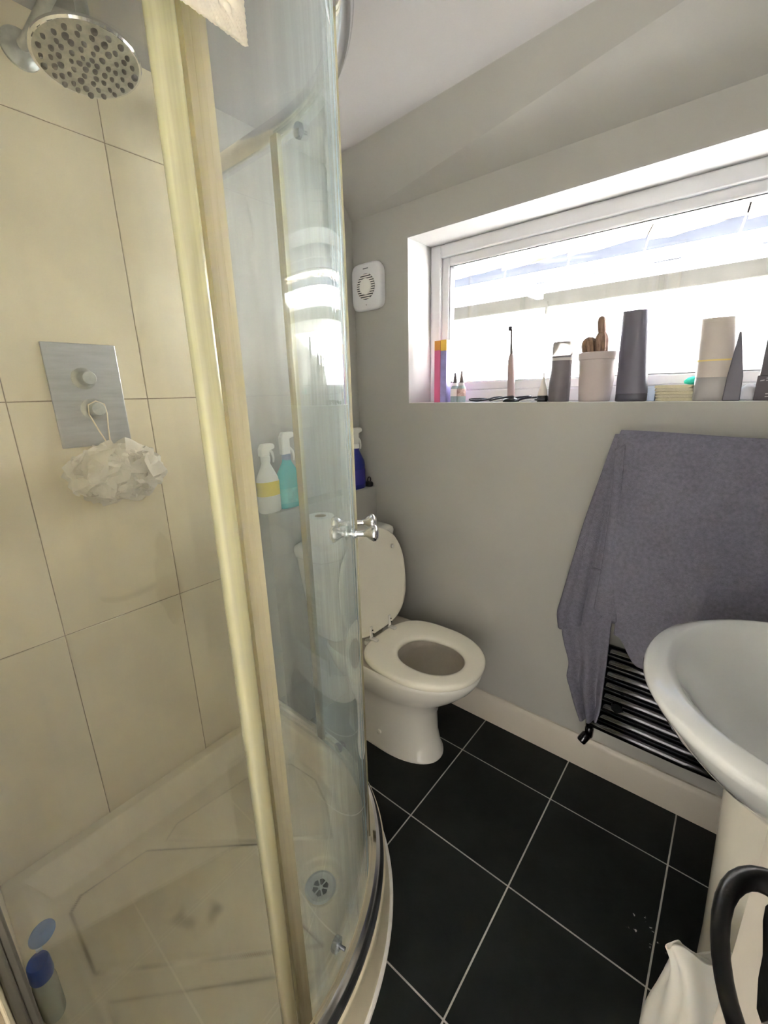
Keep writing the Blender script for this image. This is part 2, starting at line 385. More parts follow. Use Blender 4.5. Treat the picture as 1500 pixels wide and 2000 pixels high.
struct('wall_right', G().box((XE, -1.81, 0), (1.9, 0.0, CEIL)), M['paint'], 'right-hand wall behind the basin')
struct('wall_door', G().box((1.60, -1.81, 0), (XE, -1.71, CEIL)).box((0.90, -1.81, 2.02), (1.60, -1.71, CEIL)), M['paint'], 'wall around the doorway')
# landing outside the bathroom door
struct('wall_hall_far', G().box((-0.2, -3.3, 0), (1.9, -3.2, CEIL)), M['hall'], 'far wall of the landing')
struct('wall_hall_left', G().box((-0.2, -3.2, 0), (-0.1, -1.81, CEIL)), M['hall'], 'left wall of the landing')
struct('wall_hall_right', G().box((1.8, -3.2, 0), (1.9, -1.81, CEIL)), M['hall'], 'right wall of the landing')
lamp = thing('added_fill_lamp', 'round white fill lamp added on the unseen landing', 'lamp', (0.0, -2.15, CEIL))  # lamp added on the unseen landing to fill the bathroom with light
obj('fill_lamp_base', G().lathe([(0.16, -0.02), (0.17, -0.01), (0.17, 0.0)], (0.0, -2.15, CEIL), 32), M['white_gloss'], lamp)
obj('fill_lamp_diffuser', G().lathe([(0.02, -0.075), (0.09, -0.066), (0.14, -0.045), (0.155, -0.02)], (0.0, -2.15, CEIL), 32), mat('lit_fill_diffuser', (0.95, 0.97, 1.0, 1), 0.5, emit=12.0), lamp)
hl = bpy.data.lights.new('added_fill_light', 'AREA'); hl.shape = 'DISK'; hl.size = 0.35; hl.energy = 44; hl.color = (0.95, 0.97, 1.0)  # added area light under the fitting, fill through the doorway
ho = bpy.data.objects.new('added_fill_light', hl); COL.objects.link(ho); ho.location = (0.0, -2.15, CEIL-0.085); set_parent(ho, lamp)

# skirting boards
def skirting(name, a, b, nrm, label):
    """a,b: floor line on the wall; nrm: into the room"""
    prof = [(0, 0), (0.018, 0), (0.018, 0.105), (0.013, 0.117), (0.007, 0.124), (0, 0.124)]
    g = G(); n = Vector(nrm)
    g.loft([[tuple(Vector(p)+n*r+Vector((0, 0, z))) for r, z in prof] for p in (a, b)])
    struct(name, g, M['cream_gloss'], label, smooth=30)
skirting('baseboard_window', (0.074, 0, 0), (XE, 0, 0), (0, -1, 0), 'cream skirting board under the window wall')
skirting('baseboard_right', (XE, 0, 0), (XE, -1.71, 0), (-1, 0, 0), 'cream skirting board along right-hand wall')

# ------------------------------------------------------------------ window
win = thing('window_1', 'wide white plastic window with one long pane', None, ((WX0+WX1)/2, 0.16, WZ0)); tag(win, kind='structure')
t = 0.006
obj('reveal_lining', G().box((WX0, 0.0, WZ0), (WX0+t, 0.28, WZ1)).box((WX1-t, 0.0, WZ0), (WX1, 0.28, WZ1)).box((WX0+t, 0.0, WZ1-t), (WX1-t, 0.28, WZ1)), M['reveal'], win, 0)
obj('window_sill', G().box((WX0+t, 0.0005, WZ0-0.004), (WX1-t, 0.15, WZ0+0.001)), M['white_gloss'], win, 0)
def frame(name, x0, x1, z0, z1, wd, y0, y1, m, bev=0.004):
    g = G()
    g.box((x0, y0, z0), (x0+wd, y1, z1)).box((x1-wd, y0, z0), (x1, y1, z1)).box((x0+wd, y0, z0), (x1-wd, y1, z0+wd)).box((x0+wd, y0, z1-wd), (x1-wd, y1, z1))
    return obj(name, g, m, win, 30, bev)
fx0, fx1, fz0, fz1 = WX0+t, WX1-t, WZ0, WZ1-t
frame('outer_frame', fx0, fx1, fz0, fz1, 0.045, 0.15, 0.215, M['upvc'])
frame('sash', fx0+0.043, fx1-0.043, fz0+0.043, fz1-0.043, 0.034, 0.163, 0.205, M['upvc'], 0.006)
frame('gasket', fx0+0.076, fx1-0.076, fz0+0.076, fz1-0.076, 0.003, 0.168, 0.202, M['gasket'], 0)
obj('pane', G().box((fx0+0.075, 0.182, fz0+0.075), (fx1-0.075, 0.188, fz1-0.075)), M['wglass'], win, 0)

# ------------------------------------------------------------------ outside: the house next door
nb = thing('neighbouring_house', 'neighbouring white rendered house with gutter and tiled roof outside window', 'building', (0.5, 1.3, 0))
obj('house_wall', G().box((-3.5, 1.215, -2.5), (5.0, 1.5, 1.80)), M['render'], nb, 0)
obj('fascia', G().box((-3.5, 1.195, 1.775), (5.0, 1.25, 1.862)), M['conc'], nb, 0)
prof = []; gr1, gy, gz = 0.042, 1.105, 1.868
for k in range(13):
    a = math.pi*k/12; prof.append((gy+gr1*math.cos(a), gz-gr1*math.sin(a)))
prof2 = [(gy+(gr1-0.004)*math.cos(math.pi*k/12), gz-(gr1-0.006)*math.sin(math.pi*k/12)) for k in range(12, -1, -1)]
for x0, x1 in ((-3.5, 0.30), (0.306, 1.95), (1.956, 5.0)):
    obj('gutter', G().loft([[(x, y, z) for y, z in prof+prof2] for x in (x0, x1)]), M['gutter'], nb, 40)
    obj('bargeboard', G().box((x0, 1.095, 1.888), (x1, 1.125, 1.935)), M['gutter'], nb, 0)
obj('gutter_bracket', G().box((0.285, 1.055, 1.815), (0.325, 1.20, 1.875)), M['gutter'], nb, 0, 0.004)
obj('drip', G().box((0.34, 1.19, 1.735), (0.352, 1.2, 1.80)), M['conc'], nb, 0, 0.002)
obj('lead_flashing', G().box((-3.5, 1.20, 1.862), (5.0, 1.26, 2.03)), mat('lead_flashing', rgb(58, 62, 74), 0.7, var=0.2, vscale=6), nb, 0)
tl = []
for row in range(6):
    for k in range(-9, 12):
        x0 = 0.36*k+(0.18 if row % 2 else 0.0)+0.10; L0 = 0.36
        y0 = 1.115+row*0.20; z0 = 1.998+row*0.135
        rr = random.Random(row*100+k)
        n = 7; bot = []; topv = []
        g = G(); th = 0.022
        rows = []
        for lay in (0, 1):
            r_ = []
            for q in range(n+1):
                u = q/n; jag = 0.030*noise.noise(Vector((x0*7+u*3.0, row*5.1, 2.0)))+0.005*rr.uniform(-1, 1)
                r_.append((x0+0.004+u*(L0-0.008), y0+jag, z0+jag*0.7+lay*th-0.018*(1-u)))
            rows.append(r_)
        back = [[(p[0], p[1]+0.27, p[2]+0.182) for p in r_] for r_ in rows]
        ring0 = rows[0]+rows[1][::-1]; ring1 = back[0]+back[1][::-1]
        g.loft([ring0, ring1])
        obj('roof_tile', g, M['rooftile'], nb, 0)
obj('roof_deck', G().loft([[(-3.5, 1.24, 1.965), (-3.5, 2.5, 2.80), (-3.5, 2.5, 2.7), (-3.5, 1.24, 1.86)], [(5, 1.24, 1.965), (5, 2.5, 2.80), (5, 2.5, 2.7), (5, 1.24, 1.86)]]), M['conc'], nb, 0)
# unseen gable block above the ceiling, shaped to throw the slanted shadow next door
def shade(x, z, y=-0.3, Y0=1.215):
    s = (Y0-y)/(-SUN_DIR.y); return (x+SUN_DIR.x*s, z+SUN_DIR.z*s)
poly = [shade(0.72, 1.0), shade(0.74, 1.44), shade(0.89, 1.50), shade(1.28, 1.60), shade(2.2, 1.85), shade(2.2, 1.2)]
bz = CEIL+0.07
poly = [(poly[0][0], bz)]+poly[1:5]+[(poly[5][0], bz)]
struct('wall_shadow_gable', G().prism(poly, lambda x, z: (x, -0.3, z), lambda x, z: (x, -2.5, z)), M['render'], 'unseen gable block above the bathroom, shaped to cast a slanted shadow')
struct('wall_ground_outside', G().box((-8, 0.3, -3.0), (9, 9, -2.5)), M['conc'], 'concrete passage between the two houses')

# ------------------------------------------------------------------ shower tray
CX, CY, RT = 0.305, -1.135, 0.565
def outline(rad, ext, n_arc=130):
    """tray outline, arc radius rad; ext = outer straight offset from centre"""
    x1 = CX+rad; y1 = CY+rad; P = []
    def seg(a, b, n):
        n = int(n*2.4)
        for k in range(n): P.append((a[0]+(b[0]-a[0])*k/n, a[1]+(b[1]-a[1])*k/n))
    seg((0.0, -1.446), (x1, -1.446), 40)
    seg((x1, -1.446), (x1, CY), 16)
    for k in range(n_arc): a = math.pi/2*k/n_arc; P.append((CX+rad*math.cos(a), CY+rad*math.sin(a)))
    seg((CX, y1), (0.0, y1), 16)
    seg((0.0, y1), (0.0, -1.446), 44)
    return P
def poly_sd(p, poly):
    d = 1e9; ins = False; n = len(poly)
    for i in range(n):
        a = poly[i]; b = poly[(i+1) % n]
        ex, ey = b[0]-a[0], b[1]-a[1]; wx, wy = p[0]-a[0], p[1]-a[1]
        t_ = max(0, min(1, (wx*ex+wy*ey)/(ex*ex+ey*ey))); dx, dy = wx-ex*t_, wy-ey*t_
        d = min(d, math.hypot(dx, dy))
        if (a[1] > p[1]) != (b[1] > p[1]) and p[0] < (b[0]-a[0])*(p[1]-a[1])/(b[1]-a[1])+a[0]: ins = not ins
    return d if ins else -d
PA = [(0.161, -1.345), (0.134, -1.315), (0.151, -1.154), (0.408, -0.925), (0.50, -0.96), (0.55, -1.0), (0.642, -0.99), (0.715, -0.985), (0.642, -1.059), (0.345, -1.348)]
PB = [(0.165, -1.105), (0.139, -1.06), (0.172, -0.80), (0.24, -0.70), (0.36, -0.69), (0.46, -0.73), (0.545, -0.79), (0.394, -0.925)]
PC = [(0.745, -1.02), (0.765, -1.15), (0.765, -1.30), (0.70, -1.345), (0.421, -1.350)]
DRX, DRY = 0.612, -0.898
def tray_z(x, y):
    dw = min(x, y+1.446)
    do = min(CX+RT-x, CY+RT-y)
    if x > CX and y > CY: do = RT-math.hypot(x-CX, y-CY)
    h = max(1-sst(0.032, 0.088, dw), 1-sst(0.058, 0.10, do))
    z = 0.060+0.068*h
    if h < 0.02:
        pz = 0
        for P in (PA, PB, PC): pz = max(pz, sst(-0.003, 0.004, poly_sd((x, y), P)))
        z += 0.0055*pz
        dr = math.hypot(x-DRX, y-DRY)
        z -= 0.003*(1-sst(0.068, 0.074, dr)); z -= 0.008*(1-sst(0.044, 0.05, dr))
    if min(dw, do) < 0.006: z -= 0.004*(1-min(dw, do)/0.006)**2
    return z
tray = thing('shower_tray', 'cream quadrant shower tray with moulded floor panels', 'shower tray', (0.43, -1.0, 0))
OL = outline(RT, 0); cc = (0.43, -1.0); g = G(); rings = []
NR = 150
for i in range(NR):
    s_ = 1-(i/NR)**1.15*0.995
    rings.append([(cc[0]+(p[0]-cc[0])*s_, cc[1]+(p[1]-cc[1])*s_) for p in OL])
rings = [[(x, y, tray_z(x, y)) for x, y in r_] for r_ in rings]
lip = [[(x, y, 0.100) for x, y in OL], [(x, y, 0.118) for x, y in OL]]
g.loft(lip+rings, False, True)
tb_ = obj('tray_basin', g, tray_mat(), tray, 50, recalc=True)
at_ = tb_.data.attributes.new('grime', 'FLOAT', 'POINT')
vals = []
for v_ in tb_.data.vertices:
    x, y = v_.co.x, v_.co.y; gm = 0.0
    if v_.co.z < 0.075:
        for P, k_ in ((PA, 1.0), (PB, 0.35), (PC, 0.45)):
            gm = max(gm, k_*math.exp(-(poly_sd((x, y), P)/0.0035)**2)*(0.45+0.9*noise.noise(Vector((x*9, y*9, 4.0)))))
        gm = max(gm, 0.75*sst(0.18, 0.5, noise.noise(Vector((x*8, y*8, 1.5)))+0.35*noise.noise(Vector((x*25, y*25, 7.0))))*math.exp(-((x-0.40)/0.10)**2-((y+1.10)/0.09)**2))
    vals.append(max(0.0, min(1.0, gm)))
at_.data.foreach_set('value', vals)
sk1 = outline(RT-0.006, 0); sk0 = outline(RT+0.010, 0)
obj('tray_skirt', G().loft([[(x, y, 0.0) for x, y in sk0], [(x, y, 0.101) for x, y in sk1]], False, False), M['acrylic'], tray, 50)
bead = [((CX+(RT+0.012)*math.cos(a), CY+(RT+0.012)*math.sin(a), 0.004)) for a in [math.pi/2*k/48 for k in range(49)]]
bead = [(CX+RT+0.012, -1.446, 0.004)]+bead+[(0.08, CY+RT+0.012, 0.004)]
obj('sealant_bead', G().tube(bead, 0.006, 8), M['white_gloss'], tray)
# waste
wst = obj('waste_flange', G().lathe([(0.0405, 0.0), (0.042, 0.003), (0.036, 0.0045), (0.027, 0.001), (0.0, 0.001)], (DRX, DRY, 0.0485), 32), M['scaled_chrome'], tray)
for k in range(6):
    a = k*math.pi/3; poly = []
    for rr_, da in ((0.007, -0.30), (0.020, -0.40), (0.022, 0), (0.020, 0.40), (0.007, 0.30)):
        poly.append((DRX+rr_*math.cos(a+da), DRY+rr_*math.sin(a+da)))
    obj('waste_slot', G().prism(poly, lambda x, y: (x, y, 0.049), lambda x, y: (x, y, 0.0503)), M['black'], wst, 0)

# ------------------------------------------------------------------ shower enclosure
enc = thing('shower_enclosure', 'curved glass quadrant shower enclosure with yellowed seals', 'shower enclosure', (0.5, -1.0, 0.128))
RG, RD = 0.535, 0.520
def arc_path(a0, a1, n, r=0.0):
    out = []
    for k in range(n+1):
        a = R(a0+(a1-a0)*k/n); out.append(((CX+r*math.cos(a), CY+r*math.sin(a)), (math.cos(a), math.sin(a))))
    return out
full = [((CX, -1.445), (1, 0))]+arc_path(0, 90, 64)+[((0.0005, CY), (0, 1))]
def rail(name, prof, m):
    return obj(name, G().sweep(full, prof), m, enc, 40)
rail('bottom_rail', [(0.523, 0.1284), (0.555, 0.1284), (0.555, 0.150), (0.549, 0.161), (0.541, 0.166), (0.533, 0.161), (0.530, 0.146), (0.523, 0.143)], M['alu'])
rail('top_rail', [(0.523, 1.950), (0.527, 1.935), (0.535, 1.930), (0.551, 1.932), (0.557, 1.942), (0.557, 1.972), (0.549, 1.982), (0.529, 1.982), (0.523, 1.970)], M['alu'])
obj('rail_gasket', G().sweep(full, [(0.555, 0.1284), (0.560, 0.1284), (0.560, 0.136), (0.555, 0.136)]), M['black'], enc, 40)
# wall profiles
obj('wall_profile', G().box((CX+RG-0.014, -1.4455, 0.165), (CX+RG+0.014, -1.437, 1.93)).box((CX+RG-0.008, -1.438, 0.165), (CX+RG+0.008, -1.430, 1.93)), mat('dull_dark_aluminium', (0.16, 0.155, 0.135, 1), 0.4, 0.6), enc, 0, 0.002)
obj('wall_profile', G().box((0.0005, CY+RG-0.014, 0.165), (0.028, CY+RG+0.014, 1.93)).box((0.026, CY+RG-0.008, 0.165), (0.036, CY+RG+0.008, 1.93)), M['alu_stain'], enc, 0, 0.002)
# fixed panes
obj('fixed_pane', G().box((CX+RG-0.0025, -1.434, 0.16), (CX+RG+0.0025, -1.155, 1.935)), M['glass'], enc, 0)
obj('fixed_pane', G().box((0.03, CY+RG-0.0025, 0.16), (0.30, CY+RG+0.0025, 1.935)), M['glass'], enc, 0)
# uprights at the ends of the fixed panes
def upright(name, c, ax, ay, m, z0=0.160, z1=1.935):
    rings = []
    for z in (z0, z1): rings.append([(c[0]+ax*math.copysign(abs(math.cos(t_))**0.7, math.cos(t_)), c[1]+ay*math.copysign(abs(math.sin(t_))**0.7, math.sin(t_)), z) for t_ in [2*math.pi*k/20 for k in range(20)]])
    return obj(name, G().loft(rings), m, enc, 50)
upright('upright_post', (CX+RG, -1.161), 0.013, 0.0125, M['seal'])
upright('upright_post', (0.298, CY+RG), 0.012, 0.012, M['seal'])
# doors
def door(a0, a1, a_lead, a_trail, a_knob):
    p = [(RD-0.0025, 0.150), (RD+0.0025, 0.150), (RD+0.0025, 1.945), (RD-0.0025, 1.945)]
    d = obj('sliding_door', G().sweep(arc_path(a0, a1, 48), p), M['dglass'], enc, 40)
    ps = [(RD-0.006, 0.16), (RD+0.006, 0.16), (RD+0.006, 1.935), (RD-0.006, 1.935)]
    sg = 1 if a_trail < a_lead else -1
    obj('leading_seal', G().sweep(arc_path(a_lead-sg*0.15, a_lead-sg*1.15, 3), ps), M['seal2'], d, 40)
    g = G()
    for q in range(3):
        g.sweep(arc_path(a_trail+sg*(q*0.95), a_trail+sg*(q*0.95+0.935), 2), [(RD-0.007, 0.16), (RD+0.007, 0.16), (RD+0.007, 1.935), (RD-0.007, 1.935)])
    obj('trailing_seal', g, M['seal2'], d, 40)
    a = R(a_knob); n_ = (math.cos(a), math.sin(a), 0); c = (CX+RD*n_[0], CY+RD*n_[1], 1.045)
    prof = [(0.001, -0.052), (0.011, -0.051), (0.0175, -0.046), (0.0185, -0.041), (0.014, -0.033), (0.008, -0.026), (0.0068, -0.018), (0.0068, -0.006), (0.0105, -0.005), (0.0105, 0.005)]
    prof = prof + [(r_, -h) for r_, h in prof[:-2][::-1]]
    obj('door_knob', G().lathe(prof, c, 28, axis=n_), M['chrome'], d, 50, label='chrome double-sided door knob')
    for z, aa in ((0.20, a_trail+sg*14), (1.90, a_trail+sg*14)):
        a = R(aa); n_ = (math.cos(a), math.sin(a), 0)
        obj('roller', G().lathe([(0.003, -0.016), (0.014, -0.015), (0.0155, -0.012), (0.0155, -0.004), (0.009, -0.003), (0.009, 0.0), (0.004, 0.002), (0.004, 0.012)], (CX+RD*n_[0], CY+RD*n_[1], z), 20, axis=n_), M['chrome_dark'], d, 50)
    return d
door(0.9, 45.0, 45.0, 0.0, 40.0)
door(45.0, 89.0, 45.0, 90.0, 48.6)

# ------------------------------------------------------------------ shower fittings
sh = thing('overhead_shower', 'round limescaled shower head on curved wall arm', 'overhead shower', (0.0, -1.02, 2.045))
obj('wall_flange', G().lathe([(0.036, 0.0), (0.036, 0.006), (0.030, 0.012), (0.016, 0.016)], (0.0, -1.02, 2.045), 32, axis=(1, 0, 0)), M['scaled_chrome'], sh)
arm_pts = [(0.005, -1.02, 2.045), (0.025, -1.013, 2.052), (0.05, -1.002, 2.072), (0.08, -0.988, 2.097), (0.115, -0.979, 2.112), (0.155, -0.974, 2.113), (0.190, -0.972, 2.098), (0.212, -0.971, 2.072), (0.220, -0.972, 2.040), (0.222, -0.974, 1.995)]
obj('arm', G().tube(arm_pts, 0.0115, 16), M['scaled_chrome'], sh, 60)
hn = Vector((0.16, 0.03, -1)).normalized(); hc = Vector((0.222, -0.978, 1.958))
obj('ball_joint', G().lathe([(0.010, -0.052), (0.017, -0.046), (0.019, -0.036), (0.016, -0.024), (0.03, -0.014), (0.05, -0.012)], hc, 24, axis=hn), M['scaled_chrome'], sh, 50)
hd = obj('head_disc', G().lathe([(0.02, -0.014), (0.078, -0.010), (0.0915, -0.004), (0.093, 0.002), (0.090, 0.005), (0.087, 0.004)], hc, 48, axis=hn), M['chrome'], sh, 50)
fc = obj('face_plate', G().lathe([(0.088, 0.0), (0.0875, 0.0045), (0.08, 0.006), (0.0, 0.0075)], hc, 48, axis=hn), M['nozzle_face'], sh, 50)
q = hn.to_track_quat('Z', 'Y')
nm = mesh_of('nozzle', G().lathe([(0.0050, 0.0), (0.0048, 0.0035), (0.0034, 0.0055), (0.0, 0.006)], (0, 0, 0), 8), M['nozzle'], 40)
for rr_, cnt in ((0.0, 1), (0.016, 6), (0.031, 10), (0.047, 14), (0.062, 18), (0.076, 21)):
    for k in range(cnt):
        a = 2*math.pi*k/cnt+rr_*37; j = random.uniform(-0.003, 0.003)
        o = bpy.data.objects.new('nozzle', nm); COL.objects.link(o)
        o.location = hc+q @ Vector(((rr_+j)*math.cos(a), (rr_+j)*math.sin(a), 0.0062)); o.rotation_mode = 'QUATERNION'; o.rotation_quaternion = q
        s_ = random.uniform(0.75, 1.15); o.scale = (s_, s_*random.uniform(0.8, 1.25), 1)
        set_parent(o, fc)

mx_ = thing('shower_mixer', 'brushed steel shower mixer plate with two round knobs', 'shower mixer', (0.0, -1.023, 1.215))
obj('plate', G().box((0.0002, -1.103, 1.214), (0.008, -0.944, 1.464)), M['steel'], mx_, 0, 0.0015)
for kz, ky in ((1.381, -1.030), (1.307, -1.023)):
    kb = obj('knob', G().lathe([(0.026, 0.0), (0.026, 0.006), (0.0185, 0.010), (0.0165, 0.014), (0.0165, 0.044), (0.0145, 0.047), (0.0, 0.047)], (0.008, ky, kz), 28, axis=(1, 0, 0)), M['scaled_chrome'], mx_, 40)
# bath pouf hanging from the lower knob
pf = thing('bath_pouf', 'white nylon mesh bath pouf hanging from lower mixer knob', 'bath pouf', (0.075, -1.01, 1.05))
rng = random.Random(11); g = G(); pc = Vector((0.088, -1.016, 1.150))
def ruffle(c, n_, rad, ph, amp, wv):
    qq = n_.to_track_quat('Z', 'Y')
    def fn(u, v):
        a = 2*math.pi*u; r_ = rad*(0.12+0.88*v)*(1+0.13*math.sin(3*a+ph))
        h = amp*v*math.sin(wv*a+ph)+0.35*amp*math.sin(2*wv*a+2*ph)*v*v - 0.45*rad*v*v
        p = c+qq @ Vector((r_*math.cos(a), r_*math.sin(a), h))
        p.x = max(p.x, 0.004); p.y += 0.006*math.sin(60*p.z+ph)*v
        return tuple(p)
    g.grid(fn, 40, 5)
for k in range(72):
    n_ = Vector((rng.uniform(-0.2, 1), rng.uniform(-1, 1), rng.uniform(-0.8, 0.75))).normalized()
    c = pc+Vector((n_.x*0.036, n_.y*0.102, n_.z*0.058))
    ruffle(c, n_, rng.uniform(0.038, 0.068), rng.uniform(0, 6.28), rng.uniform(0.010, 0.020), rng.choice((4, 5, 6, 7)))
obj('mesh_ruffles', g, M['pouf'], pf, 60, recalc=False)
cp = [(0.05, -1.013, 1.21), (0.047, -1.030, 1.255), (0.043, -1.043, 1.295), (0.042, -1.041, 1.318), (0.042, -1.023, 1.3265), (0.042, -1.005, 1.318), (0.043, -1.003, 1.295), (0.047, -1.008, 1.255), (0.052, -1.013, 1.20)]
obj('cord', G().tube(cp, 0.0017, 8), mat('cream_cord', rgb(232, 220, 196), 0.8), pf, 60)

# bottle with flip cap on the near rim of the tray
bt = thing('shampoo_bottle', 'clear shampoo bottle with open blue flip cap on tray rim', 'bottle', (0.395, -1.424, 0.128))
bx, by = 0.395, -1.424
obj('bottle_body', G().lathe([(0.020, 0.0), (0.023, 0.004), (0.0235, 0.085), (0.019, 0.102), (0.013, 0.108)], (bx, by, 0.1285), 24, sx=1.25, sy=0.85), mat('clear_bottle_plastic', rgb(208, 212, 200), 0.25, trans=0.35, sss=0.2), bt)
cpo = obj('cap', G().lathe([(0.0215, 0.0), (0.022, 0.003), (0.0205, 0.036), (0.019, 0.039), (0.0, 0.039)], (bx, by, 0.2345), 24, sy=0.9), mat('blue_cap_plastic', rgb(22, 66, 160), 0.35), bt)
lidq = Vector((-0.35, 0.25, 0.9)).normalized()
obj('flip_lid', G().lathe([(0.017, 0.0), (0.021, 0.002), (0.021, 0.007), (0.018, 0.009), (0.006, 0.0085), (0.0, 0.011)], (bx-0.038, by+0.017, 0.284), 24, axis=(0.5, 0.25, 0.83), sx=1.15, sy=0.9), mat('blue_lid_plastic', rgb(30, 84, 146), 0.35), cpo)
obj('hinge', G().box((bx-0.024, by+0.002, 0.270), (bx-0.016, by+0.012, 0.279)), mat('pale_hinge', rgb(190, 205, 225), 0.3), cpo, 0, 0.001)

# bath mat draped over the top rail
bm_ = thing('bath_mat', 'white bobbled cotton bath mat hung over the shower rail', 'bath mat', (0.875, -1.25, 1.65))
def rail_pt(s, rad):          # s: y position; follows the rail round its corner
    if s <= CY: return (CX+rad, s)
    a = (s-CY)/0.57; return (CX+rad*math.cos(a), CY+rad*math.sin(a))
def mat_fn(u, v):
    s = -1.405+u*0.308; Lh = 0.335
    d = v*(Lh+0.09+0.16)        # along the cloth, from outside hem up and over
    edge = min(u*0.308, (1-u)*0.308, d)
    hem = 1-sst(0.012, 0.018, edge)
    bob = (0.5+0.5*math.sin(2*math.pi*s/0.0135))*(0.5+0.5*math.sin(2*math.pi*d/0.0135))
    bob = 0.0062*bob*(1-hem)+hem*0.0045*(0.4+0.6*abs(math.sin(2*math.pi*(s+d)/0.011)))
    if edge < 0.004: bob -= 0.002*(1-edge/0.004)
    if d < Lh:
        sag = 0.012*math.sin(u*5+1)*(1-d/Lh)
        rad, z = 0.5665+0.004+max(0, sag)*0.6+bob, 1.652+d+0.010*(1-u)*(1-d/Lh)
    elif d < Lh+0.09:
        a = math.pi*(d-Lh)/0.09; rad, z = 0.540+(0.0305+bob)*math.cos(a), 1.987+(0.012+bob)*math.sin(a)
    else:
        rad, z = 0.5075-bob, 1.987-(d-Lh-0.09)
    x, y = rail_pt(s, rad); return (x, y, z)
obj('mat_cloth', G().grid(mat_fn, 190, 330), M['mat'], bm_, 0, recalc=False, solid=0.004).data.polygons.foreach_set('use_smooth', [True]*(190*330))

# ------------------------------------------------------------------ toilet
TYC = -0.297
wc = thing('toilet', 'white close-coupled toilet with raised lid beside the shower', 'toilet', (0.42, TYC, 0))
def tr(z, xb, xf, hw, en=3.5, xc=None, n=64):
    xc = xc if xc is not None else xb+(xf-xb)*0.50
    return egg(xc, TYC, z, xc-xb, xf-xc, hw, en, 2.15, n)
prof = [(0.0, .20, .612, .108), (0.010, .20, .612, .108), (0.015, .20, .604, .102), (0.10, .20, .588, .098), (0.18, .20, .585, .100), (0.23, .19, .604, .112), (0.275, .18, .648, .138), (0.315, .17, .695, .160), (0.355, .16, .733, .175), (0.385, .15, .750, .181), (0.400, .15, .752, .182), (0.408, .155, .746, .177)]
rings = [tr(z, xb, xf, hw, 4.5) for z, xb, xf, hw in prof]
obj('pan', G().loft(rings, True, False), M['ceramic'], wc, 60)
inn = [(0.408, .155, .746, .177, 4.5, None), (0.409, .44, .70, .128, 2.3, .56), (0.395, .445, .70, .122, 2.2, .56), (0.37, .44, .705, .128, 2.2, .56), (0.33, .43, .69, .125, 2.2, .55), (0.27, .42, .63, .10, 2.2, .52), (0.22, .42, .55, .07, 2.2, .49), (0.20, .44, .52, .045, 2.2, .48)]
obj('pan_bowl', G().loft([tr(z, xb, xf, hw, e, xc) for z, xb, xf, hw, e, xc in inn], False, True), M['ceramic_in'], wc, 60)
for dy in (-0.10, ):
    obj('bolt_cap', G().lathe([(0.010, 0), (0.009, 0.006), (0.0, 0.009)], (0.40, TYC+dy-0.001, 0.075), 14, axis=(0, -1, 0)), M['ceramic'], wc)
def sr(z, d=0.0): return egg(0.54, TYC, z, 0.205-d, 0.218-d, 0.184-d, 3.0, 2.1, 72)
def sh_(z, d=0.0): return egg(0.57, TYC-0.006, z, 0.122+d, 0.122+d, 0.098+d, 2.2, 2.1, 72)
seat_r = [sr(0.412, 0.003), sr(0.416), sr(0.428), sr(0.433, 0.004), sr(0.435, 0.011), sh_(0.434, 0.018), sh_(0.431, 0.006), sh_(0.424), sh_(0.414, 0.002), sh_(0.411, 0.008)]
seat_r.append(seat_r[0])
obj('seat', G().loft(seat_r, False, False), M['seat'], wc, 60)
def lid_pt(l, y, off): 
    a = R(5.0); return (0.338-l*math.sin(a)+off*math.cos(a), TYC+y, 0.437+l*math.cos(a)+off*math.sin(a))
def lid_ring(d, off):
    out = []
    for x, y, z in egg(0.0, 0.0, 0, 0.20-d, 0.205-d, 0.184-d, 3.0, 2.1, 72): out.append(lid_pt(0.205+x, y, off))
    return out
obj('lid', G().loft([lid_ring(0.006, -0.020), lid_ring(0.0, -0.015), lid_ring(0.0, -0.005), lid_ring(0.006, 0.0), lid_ring(0.014, -0.002), lid_ring(0.03, -0.003)]), M['seat'], wc, 60)
for y in (-0.062, 0.048):
    h = obj('hinge', G().box(*[tuple(min(a_, b_) for a_, b_ in zip(lid_pt(0.0, y-0.007, 0.0), lid_pt(0.05, y+0.007, 0.012))), tuple(max(a_, b_) for a_, b_ in zip(lid_pt(0.0, y-0.007, 0.0), lid_pt(0.05, y+0.007, 0.010)))]).box((0.335, TYC+y-0.008, 0.434), (0.372, TYC+y+0.008, 0.443)), M['ceramic'], wc, 0, 0.003)
    for l in (0.022, 0.036):
        obj('screw', G().lathe([(0.0028, 0), (0.0024, 0.002), (0, 0.002)], lid_pt(l, y, 0.0125), 10, axis=(1, 0, 0.08)), M['black'], h, 0)
    obj('hinge_foot', G().lathe([(0.016, 0), (0.016, 0.008), (0.012, 0.014), (0, 0.015)], (0.322, TYC+y, 0.410), 18), M['ceramic'], wc, 50)
for l, y in ((0.315, 0.11), (0.315, -0.11)):
    obj('bumper_pad', G().lathe([(0.008, 0), (0.007, 0.006), (0, 0.008)], lid_pt(l, y, -0.001), 14, axis=(1, 0, 0.08)), M['ceramic'], wc, 50)
def cr(z, x0, x1, hw, e=5): return egg((x0+x1)/2, TYC, z, (x1-x0)/2, (x1-x0)/2, hw, e, e, 64)
cs = obj('cistern', G().loft([cr(0.405, .082, .235, .135), cr(0.42, .079, .245, .148), cr(0.55, .078, .252, .172), cr(0.68, .077, .256, .193), cr(0.758, .077, .259, .203)]), M['ceramic'], wc, 50)
obj('cistern_lid', G().loft([cr(0.757, .076, .262, .206), cr(0.762, .075, .267, .212), cr(0.785, .075, .269, .215), cr(0.797, .078, .265, .211), cr(0.802, .088, .255, .20)]), M['ceramic'], wc, 50)
